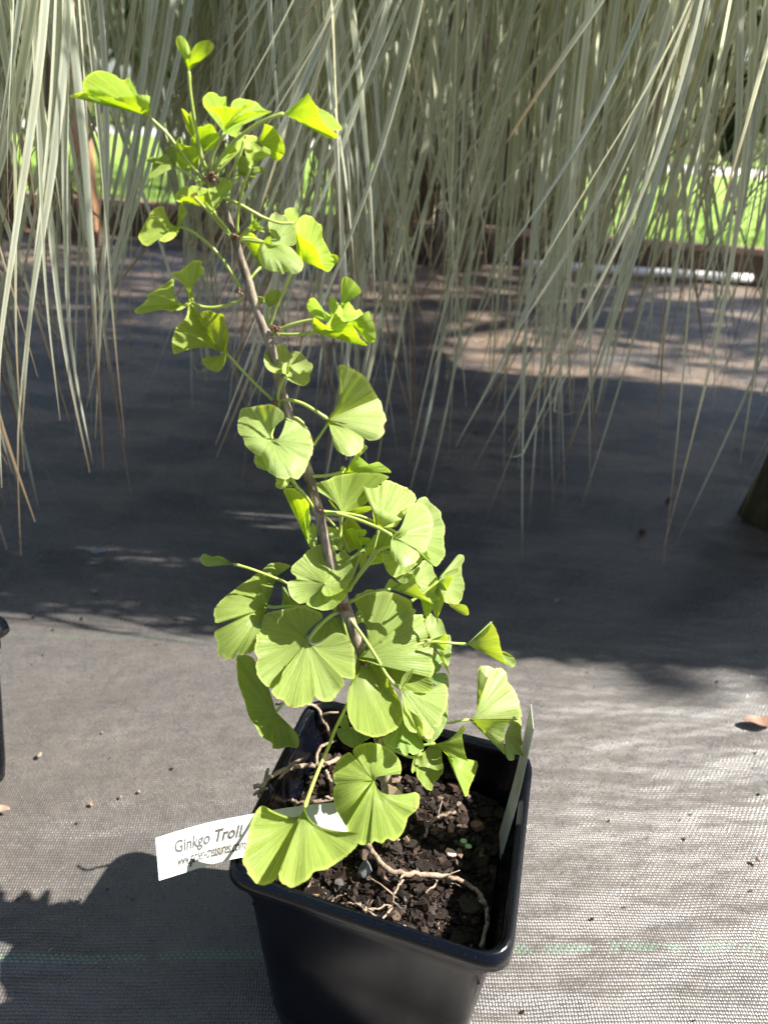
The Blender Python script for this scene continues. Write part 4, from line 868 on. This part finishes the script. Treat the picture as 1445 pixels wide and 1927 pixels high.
leaf('J', (250, 120), [('g', [(560, 180), (700, 255), (820, 270), (900, 275), (980, 272), (1050, 330), (1106, 390), (1106, 470), (1040, 505), (900, 500), (770, 465), (720, 430), (600, 330)], dict(hub=(460, 150))),
    ('p', [(300, 190), (282, 290), (210, 390), (160, 460), (138, 600), (150, 760), (200, 880), (260, 950), (400, 1005), (520, 1005), (600, 975), (700, 920), (752, 850), (780, 760), (740, 600), (690, 500), (600, 350), (480, 160)])], 0, -12, N0)
leaf('J', (748, 445), [('p', [(1190, 414), (1225, 398), (1278, 440), (1286, 580), (1260, 700), (1215, 780), (1220, 825), (1190, 890), (1143, 905), (1130, 980), (1080, 1032), (1018, 1008), (1000, 900), (995, 810), (900, 740), (800, 665)], dict(b=(1, .5, .5, 0))),
    ('y', [(800, 665), (900, 745), (995, 812), (1006, 1000), (950, 950), (880, 830)], dict(z=3, hub=(780, 600))),
    ('p', [(790, 690), (880, 830), (932, 940), (900, 962), (840, 932), (790, 852), (765, 720), (755, 560)], dict(z=-2)),
    ('g', [(745, 400, -5), (760, 340, -8), (800, 280, -10), (850, 250, -10), (897, 226, -10), (872, 310, -8), (825, 375, -5), (775, 435)], dict(z=-3))],
    [('I', 110, 365), ('I', 220, 510), ('I', 340, 680), ('I', 480, 900), ('I', 590, 1090), ('I', 700, 1210), ('J', 748, 445)], -50, PL, 3.4)
leaf('J', (900, 560), [('q', [(1290, 600), (1276, 800), (1240, 900), (1180, 1000), (1090, 1087), (1020, 1050), (940, 980), (880, 800)])], 0, 8, GR)
leaf('J', (770, 780), [('p', [(720, 900), (640, 960), (600, 990), (543, 1020), (560, 1080), (620, 1122), (680, 1147), (722, 1132), (735, 1142), (770, 1202), (822, 1217), (842, 1186), (890, 1212), (960, 1190), (1012, 1142), (1000, 1060), (950, 980), (880, 880)])], None, -4, (.85, 1.02, 1.0), 2.8)
leaf('J', (170, 900), [('d', [(130, 740), (60, 780), (48, 860), (72, 898), (30, 918), (28, 980), (80, 1060), (180, 1124), (260, 1110), (330, 1060), (402, 1010), (300, 950)]), ('d', [(185, 980), (200, 940), (300, 960), (330, 1060), (250, 1080)], dict(z=-3, hub=(280, 1010)))], None, 22, GR, 2.6)
leaf('H', (945, 835), [('g', [(1050, 665), (1072, 635), (1050, 595), (960, 560), (900, 540), (820, 550), (720, 570), (600, 600)], dict(b=(-1, -.3, .45, 0))),
    ('q', [(600, 600), (530, 650), (505, 730), (505, 830), (490, 900), (500, 960), (522, 990), (500, 1040), (515, 1130), (550, 1190), (620, 1240), (690, 1225), (722, 1140), (760, 1040)]),
    ('p', [(735, 1100), (700, 1200), (636, 1270), (680, 1332), (722, 1340), (770, 1395), (830, 1412), (960, 1380), (1000, 1320), (1002, 1270)]),
    ('q', [(998, 1262), (1020, 1330), (1080, 1360), (1150, 1355), (1202, 1290), (1260, 1220), (1254, 1158), (1340, 1162), (1352, 1050), (1340, 900), (1300, 840), (1270, 790), (1190, 770), (1130, 795)], dict(b=(.3, 1, 0, .55)))],
    [(1205, 590), (1110, 650), (1010, 750), (945, 835)], -52, N0, 3.8)
leaf('H', (1090, 355), [('g', [(1290, 385), (1285, 440), (1230, 510), (1130, 580), (1020, 575), (940, 540), (930, 515), (870, 526), (800, 470), (775, 400), (775, 340), (850, 310), (800, 250), (820, 190), (900, 120)]),
    ('q', [(905, 118), (922, 90), (1000, 30), (1080, 15), (1160, 30), (1195, 102), (1240, 60), (1290, 100), (1320, 190), (1353, 240), (1320, 320), (1285, 375)], dict(z=2)),
    ('q', [(1310, 330, -4), (1270, 388, -7), (1200, 438, -9), (1110, 462, -9), (1064, 420, -8), (1080, 372, -5)], dict(z=-4))], None, -48, (.92, 1.0, .85), 3.0)
leaf('H', (600, 545), [('p', [(575, 470), (585, 380), (640, 300), (690, 262), (560, 240), (450, 310), (370, 360), (300, 420)]),
    ('p', [(300, 420), (230, 470), (150, 570), (150, 650), (172, 690), (290, 660), (375, 640)]),
    ('q', [(370, 640), (250, 710), (150, 770), (175, 870), (175, 960), (190, 988), (218, 950), (240, 1002), (290, 990), (310, 1008), (342, 945), (380, 965), (470, 940), (502, 880), (500, 750), (560, 640)]),
    ('q', [(555, 245, 2), (620, 182, 4), (720, 173, 4), (800, 205, 2), (720, 250, 0), (650, 300)], dict(hub=(600, 350))),
    ('y', [(597, 480, -5), (572, 440, -8), (520, 438, -9), (480, 500, -9), (478, 600, -8), (525, 640, -4), (590, 590)], dict(z=-4))], [('G', 500, 1290), ('H', 830, 545), ('H', 720, 550), ('H', 650, 555), ('H', 600, 545)], 2, N0, 3.2)
leaf('N', (590, 850), [('d', [(500, 550), (300, 180), (110, 150), (100, 300), (120, 500), (200, 720), (250, 900), (340, 1040), (400, 1150), (540, 1240), (545, 1300), (620, 1312), (740, 1288), (850, 1297), (872, 1230), (850, 1130), (760, 1020), (665, 940)])], [('I', 60, 1000), ('N', 900, 500), ('N', 700, 720), ('N', 590, 850)], 16, GR, 2.8)
leaf('M', (535, 600), [('g', [(270, 628), (240, 595), (200, 592), (150, 660), (115, 760), (95, 860), (82, 930), (65, 1010), (95, 1070), (110, 1110), (160, 1170), (200, 1190), (270, 1180), (318, 1142), (336, 1108)], dict(b=(-.05, 1, .62, 0))),
    ('q', [(336, 1108), (350, 1160), (400, 1195), (440, 1210), (510, 1180), (570, 1140), (612, 1088), (700, 1070), (800, 1010), (900, 930), (942, 870), (945, 800), (900, 785), (840, 788)], dict(b=(.1, 1, 0, .55)))],
    [(880, -220), (770, 0), (720, 130), (640, 315), (580, 470), (535, 600)], -250, (.92, 1.02, .72), 3.2)
leaf('M', (1062, 392), [('g', [(1235, 338), (1262, 346), (1266, 280), (1230, 200), (1150, 140), (1040, 106), (940, 125), (898, 170), (905, 212), (870, 182), (800, 220), (760, 290), (746, 370), (765, 430)], dict(b=(-.9, -.3, .45, 0))),
    ('g', [(765, 430), (748, 470), (755, 580), (790, 660), (850, 745), (870, 720)]),
    ('q', [(850, 740), (870, 800), (940, 880), (1010, 882), (1020, 855), (1035, 888), (1060, 860), (1120, 876), (1160, 840), (1220, 852), (1290, 770), (1320, 680), (1390, 610), (1406, 520), (1370, 485), (1330, 512)], dict(b=(.05, 1, 0, .58)))],
    [(1105, 40), (1092, 250), (1062, 392)], -120, (.9, 1.0, .62), 3.0)
leaf('H', (310, 185), [('g', [(270, 165), (235, 135), (200, 122), (152, 120), (165, 156), (110, 125), (60, 97), (28, 140), (50, 190), (100, 210), (190, 200), (260, 196)])], [(1200, 590), (1000, 470), (770, 350), (600, 280), (450, 225), (310, 185)], -10, (.85, 1.0, .9), 2.8)
leaf('H', (765, 545), [('g', [(715, 558), (735, 460), (728, 370), (760, 400), (800, 480), (862, 532), (810, 552)])], 0, 14, GR)
leaf('O', (450, 1365), [('y', [(420, 1250), (330, 1030), (230, 850), (140, 700), (95, 590), (150, 558), (240, 565), (330, 640), (420, 740), (447, 800), (400, 880), (385, 1000), (400, 1130), (430, 1240)]),
    ('p', [(385, 1000, 6), (395, 890, 8), (440, 900, 8), (467, 960, 8), (435, 1060, 6), (430, 1250)], dict(z=6))], None, 30, Y1, 3.0)
leaf('O', (810, 1310), [('p', [(700, 1310), (685, 1200), (690, 1096), (732, 1090), (842, 1132), (862, 1180), (822, 1262)]), ('p', [(840, 1240), (900, 1130), (932, 1250), (890, 1402), (800, 1402), (720, 1312)], dict(z=-3))], [('G', 515, 560), ('G', 510, 700), ('O', 810, 1310)], 34, PL, 2.8)
leaf('O', (540, 1370), [('p', [(470, 1380), (440, 1190), (500, 1045), (552, 1150), (556, 1320)])], 0, 36, PL)
leaf('P', (230, 600), [('d', [(160, 580), (170, 440), (143, 300), (205, 208), (262, 220), (320, 272), (362, 332), (330, 420), (310, 560)])], None, 40, (1.0, 1.05, .6), 2.4)
leaf('P', (340, 592), [('y', [(298, 540), (240, 440), (187, 360), (215, 328), (280, 332), (332, 420), (368, 500), (355, 570)]), ('y', [(290, 340), (400, 338), (420, 375), (392, 417), (345, 418)], dict(hub=(345, 428), z=4)),
    ('d', [(345, 425), (462, 440), (400, 512), (368, 500)], dict(hub=(372, 520), z=6))], [('I', 60, 330), ('P', 300, 760), ('P', 340, 592)], 22, Y1, 2.6)
leaf('P', (395, 552), [('p', [(420, 490), (500, 430), (516, 396), (526, 500), (490, 542), (420, 562)])], [(200, 700), (240, 670), (320, 612), (395, 552)], 4, PL, 3.2)
leaf('P', (345, 805), [('p', [(345, 700), (342, 620), (382, 600), (412, 580), (427, 680), (392, 742)])], 0, 20, PL)
leaf('P', (470, 640), [('y', [(415, 640), (418, 565), (500, 540), (590, 610), (605, 712), (520, 735), (438, 752)])], 0, 30, Y1)
leaf('P', (520, 620), [('g', [(525, 520), (545, 380), (600, 340), (690, 420), (692, 532), (600, 562)])], [(215, 1030), (330, 865), (440, 730), (520, 620)], -2, GR, 4.2)
leaf('P', (245, 690), [('g', [(215, 635), (300, 645), (342, 690), (322, 745), (268, 768), (240, 740)])], None, 20, GR, 2.4)
leaf('I', (1010, 1090), [('g', [(1080, 870), (1130, 828), (1200, 880), (1217, 960), (1190, 1030), (1130, 1072)]), ('g', [(1090, 1120), (1140, 1072), (1240, 1060), (1282, 1110), (1292, 1240), (1200, 1260), (1100, 1180)])], 0, 20, (.78, .95, 1.0))
leaf('I', (225, 445), [('d', [(230, 400), (270, 340), (325, 400), (350, 470), (300, 460)], dict(z=4)), ('y', [(250, 430), (300, 430), (330, 462), (352, 500), (300, 492), (258, 508)])], [(100, 300), (225, 445)], 10, N0, 2.6)
leaf('H', (1120, 640), [('d', [(1020, 700), (965, 790), (985, 862), (1060, 840), (1110, 810), (1180, 765), (1262, 772), (1245, 690), (1200, 640)])], None, 16, GR, 2.6)

# ------------------------------------------------------------------ plant labels
def strip_label(name, top, bot, label, text=True):
    T = [Vector(p) for p in catmull([tuple(p) for p in top], 8)]; B = [Vector(p) for p in catmull([tuple(p) for p in bot], 8)]; n = len(T)
    o = empty(name, (T[0] + B[0]) / 2, label, 'plant label')
    nr = [((T[min(i + 1, n - 1)] - T[max(i - 1, 0)]).cross(B[i] - T[i])).normalized() for i in range(n)]
    if nr[0].dot(CAM - T[0]) < 0: nr = [-v for v in nr]
    b = MB(); vs = []
    for i in range(n): vs += [T[i], B[i], T[i] - nr[i] * .0004, B[i] - nr[i] * .0004]
    fs = []
    for i in range(n - 1):
        a = 4 * i; c = a + 4
        fs += [(a, a + 1, c + 1, c), (a + 2, c + 2, c + 3, a + 3), (a, c, c + 2, a + 2), (a + 1, a + 3, c + 3, c + 1)]
    fs += [(0, 2, 3, 1), (4 * n - 4, 4 * n - 3, 4 * n - 1, 4 * n - 2)]
    b.add(vs, fs); b.build('strip', M['tagm'], o, smooth=False)
    if text:
        L = sum((T[i + 1] - T[i]).length for i in range(n - 1)); H = (T[0] - B[0]).length
        def P(s, t):
            x = max(0, min(.9999, s / L)) * (n - 1); i = int(x); f = x - i
            tp = T[i].lerp(T[i + 1], f); bp = B[i].lerp(B[i + 1], f)
            return bp.lerp(tp, t / H) + nr[i] * .00012
        def txt(s, x0, y0, hgt, wid, bold, nm, skew=0):
            cu = bpy.data.curves.new('t', 'FONT'); cu.body = s; cu.size = 1; cu.resolution_u = 3
            to = bpy.data.objects.new('t', cu); COL.objects.link(to); bpy.context.view_layer.update()
            me = to.evaluated_get(bpy.context.evaluated_depsgraph_get()).to_mesh()
            vs = [v.co.copy() for v in me.vertices]; fs = [tuple(p.vertices) for p in me.polygons]; to.to_mesh_clear()
            bpy.data.objects.remove(to); bpy.data.curves.remove(cu)
            mx = max(v.x for v in vs); b = MB()
            e = bold * .5
            for q, (ex, ey) in enumerate(((0, 0), (e, 0), (-e, 0), (0, e), (0, -e), (e * .7, e * .7), (-e * .7, -e * .7))): b.add([P(x0 + v.x / mx * wid + ex * hgt, y0 + (v.y + ey) * hgt) + nr[0] * .00001 * q for v in vs], fs); b.build(nm, M['ink'], o, smooth=False)
        return L, H, txt
tz = [.166, .162, .158, .156, .150, .138, .128]
top = [onz(x, y, z) for (x, y), z in zip(((293, 1577), (345, 1561), (405, 1545), (468, 1533), (540, 1520), (627, 1510), (700, 1506)), (.172, .169, .166, .164, .158, .146, .134))]
bot = [onz(x, y, z) for (x, y), z in zip(((300, 1657), (345, 1643), (390, 1629), (452, 1614), (540, 1602), (640, 1580), (715, 1566)), (.164, .161, .158, .156, .150, .136, .122))]
L_, H_, txt = strip_label('plant_label', top, bot, 'printed white plant label lying across the left rim of the pot')
k = L_ / 415.0                                                    # metres per picture px along the strip
txt('Ginkgo Troll', 48 * k, H_ * .50, H_ * .40, 152 * k, .07, 'lettering')
txt('www.garden-treasures.com', 55 * k, H_ * .17, H_ * .38, 158 * k, .032, 'lettering')
p3 = onz(941, 1622, .118); p4 = onz(938, 1570, .118)
p1 = atY(998, 1325, p4.y + .012); p2 = atY(1003, 1371, p3.y + .010)
tops = [p4, p4.lerp(p1, .5) + Vector((.001, 0, 0)), p1]; bots = [p3, p3.lerp(p2, .5) + Vector((.001, 0, 0)), p2]
strip_label('plant_label', tops, bots, 'blank white plant label standing edge on against the right wall of the pot', False)

# ------------------------------------------------------------------ litter on the fabric
def litter(name, px, py, s, col, label, cat, flat=.4):
    col = tuple(x * .5 for x in col); p = onz(px, py, .001); b = MB(); chip(b, p + Vector((0, 0, s * flat * .5)), s, s * .75, s * flat, col)
    o = b.build(name, M['pebble'], origin=p); md = o.modifiers.new('bevel', 'BEVEL'); md.width = s * .2; md.segments = 2; tag(o, label, cat)
litter('pebble', 75, 1421, .0030, (.50, .42, .34), 'small tan pebble on the fabric at the far left, above the label', 'pebble')
litter('pebble', 262, 1490, .0018, (.48, .36, .28), 'tiny tan pebble nearest above the printed label', 'pebble')
litter('pebble', 227, 1500, .0018, (.55, .40, .30), 'tiny orange tan pebble just left of the one above the printed label', 'pebble')
litter('bark_chip', 172, 1514, .0022, (.46, .24, .16), 'orange brown chip on the fabric, below left of two tiny pebbles', 'chip')
litter('pebble', 153, 1692, .0016, (.70, .66, .60), 'tiny white pebble on the fabric near the corner of the pot shadow', 'pebble')
litter('pebble', 1046, 1130, .0042, (.42, .40, .36), 'pale pebble on the shaded fabric right of the sapling', 'pebble')
litter('pebble', 178, 1113, .0042, (.34, .34, .33), 'pale pebble on the dark fabric left of the sapling', 'pebble')
litter('bark_chip', 1208, 1001, .0075, (.20, .11, .08), 'reddish brown chip on the shaded fabric at right, nearer of two', 'chip')
litter('bark_chip', 1258, 942, .0075, (.06, .045, .04), 'dark brown chip on the shaded fabric at right, farther of two', 'chip')
litter('bark_chip', 1426, 1618, .0026, (.30, .18, .13), 'small brown chip at the lower right edge of the picture', 'chip')
b = MB()
for _ in range(420):                                             # crumbs of soil and bark blown over the fabric
    y = .12 + random.random() ** 1.5 * 1.6; x = random.uniform(-.6, .6) * (y + .35)
    if in_pot(x, y, -.03): continue
    q = random.choice((.4, .6, .9, 1.3)) * .0006 * (1 + y); k = random.uniform(.2, 1)
    chip(b, Vector((x, y, gz(x, y) - .001 + q * .3)), q * 1.4, q, q * .5, random.choice([(.05 * k, .035 * k, .025 * k), (.12 * k, .08 * k, .05 * k), (.22 * k, .18 * k, .14 * k)]))
tag(b.build('grit', M['chip'], smooth=False), 'fine crumbs of soil and bark scattered over the ground fabric', 'grit', kind='stuff')
def dry_leaf(px, py, s, mat_c, label):
    p = onz(px, py, .002); b = MB(); vs = []; N2 = 8
    for j in range(N2 + 1):
        for i in range(5):
            t = j / N2; w2 = math.sin(math.pi * min(1, t * .95 + .03)) * .42
            vs.append(p + Vector(((t - .5) * 2 * s, (i / 2 - 1) * w2 * s, .002 + s * .22 * abs(i / 2 - 1) * w2 + s * .07 * (1 + math.sin(t * 9)))))
    b.add(vs, [(j * 5 + i, j * 5 + i + 1, j * 5 + i + 6, j * 5 + i + 5) for j in range(N2) for i in range(4)], None, mat_c)
    tag(b.build('fallen_leaf', M['pebble'], origin=p), label, 'fallen leaf')
dry_leaf(1428, 1362, .016, (.26, .15, .10), 'curled brown fallen leaf on the fabric at the right edge')
dry_leaf(183, 1040, .015, (.30, .33, .36), 'pale grey fallen leaflet on the dark fabric at left')
dry_leaf(4, 1526, .007, (.46, .26, .20), 'reddish curled leaf scrap at the left edge below the pot rim')
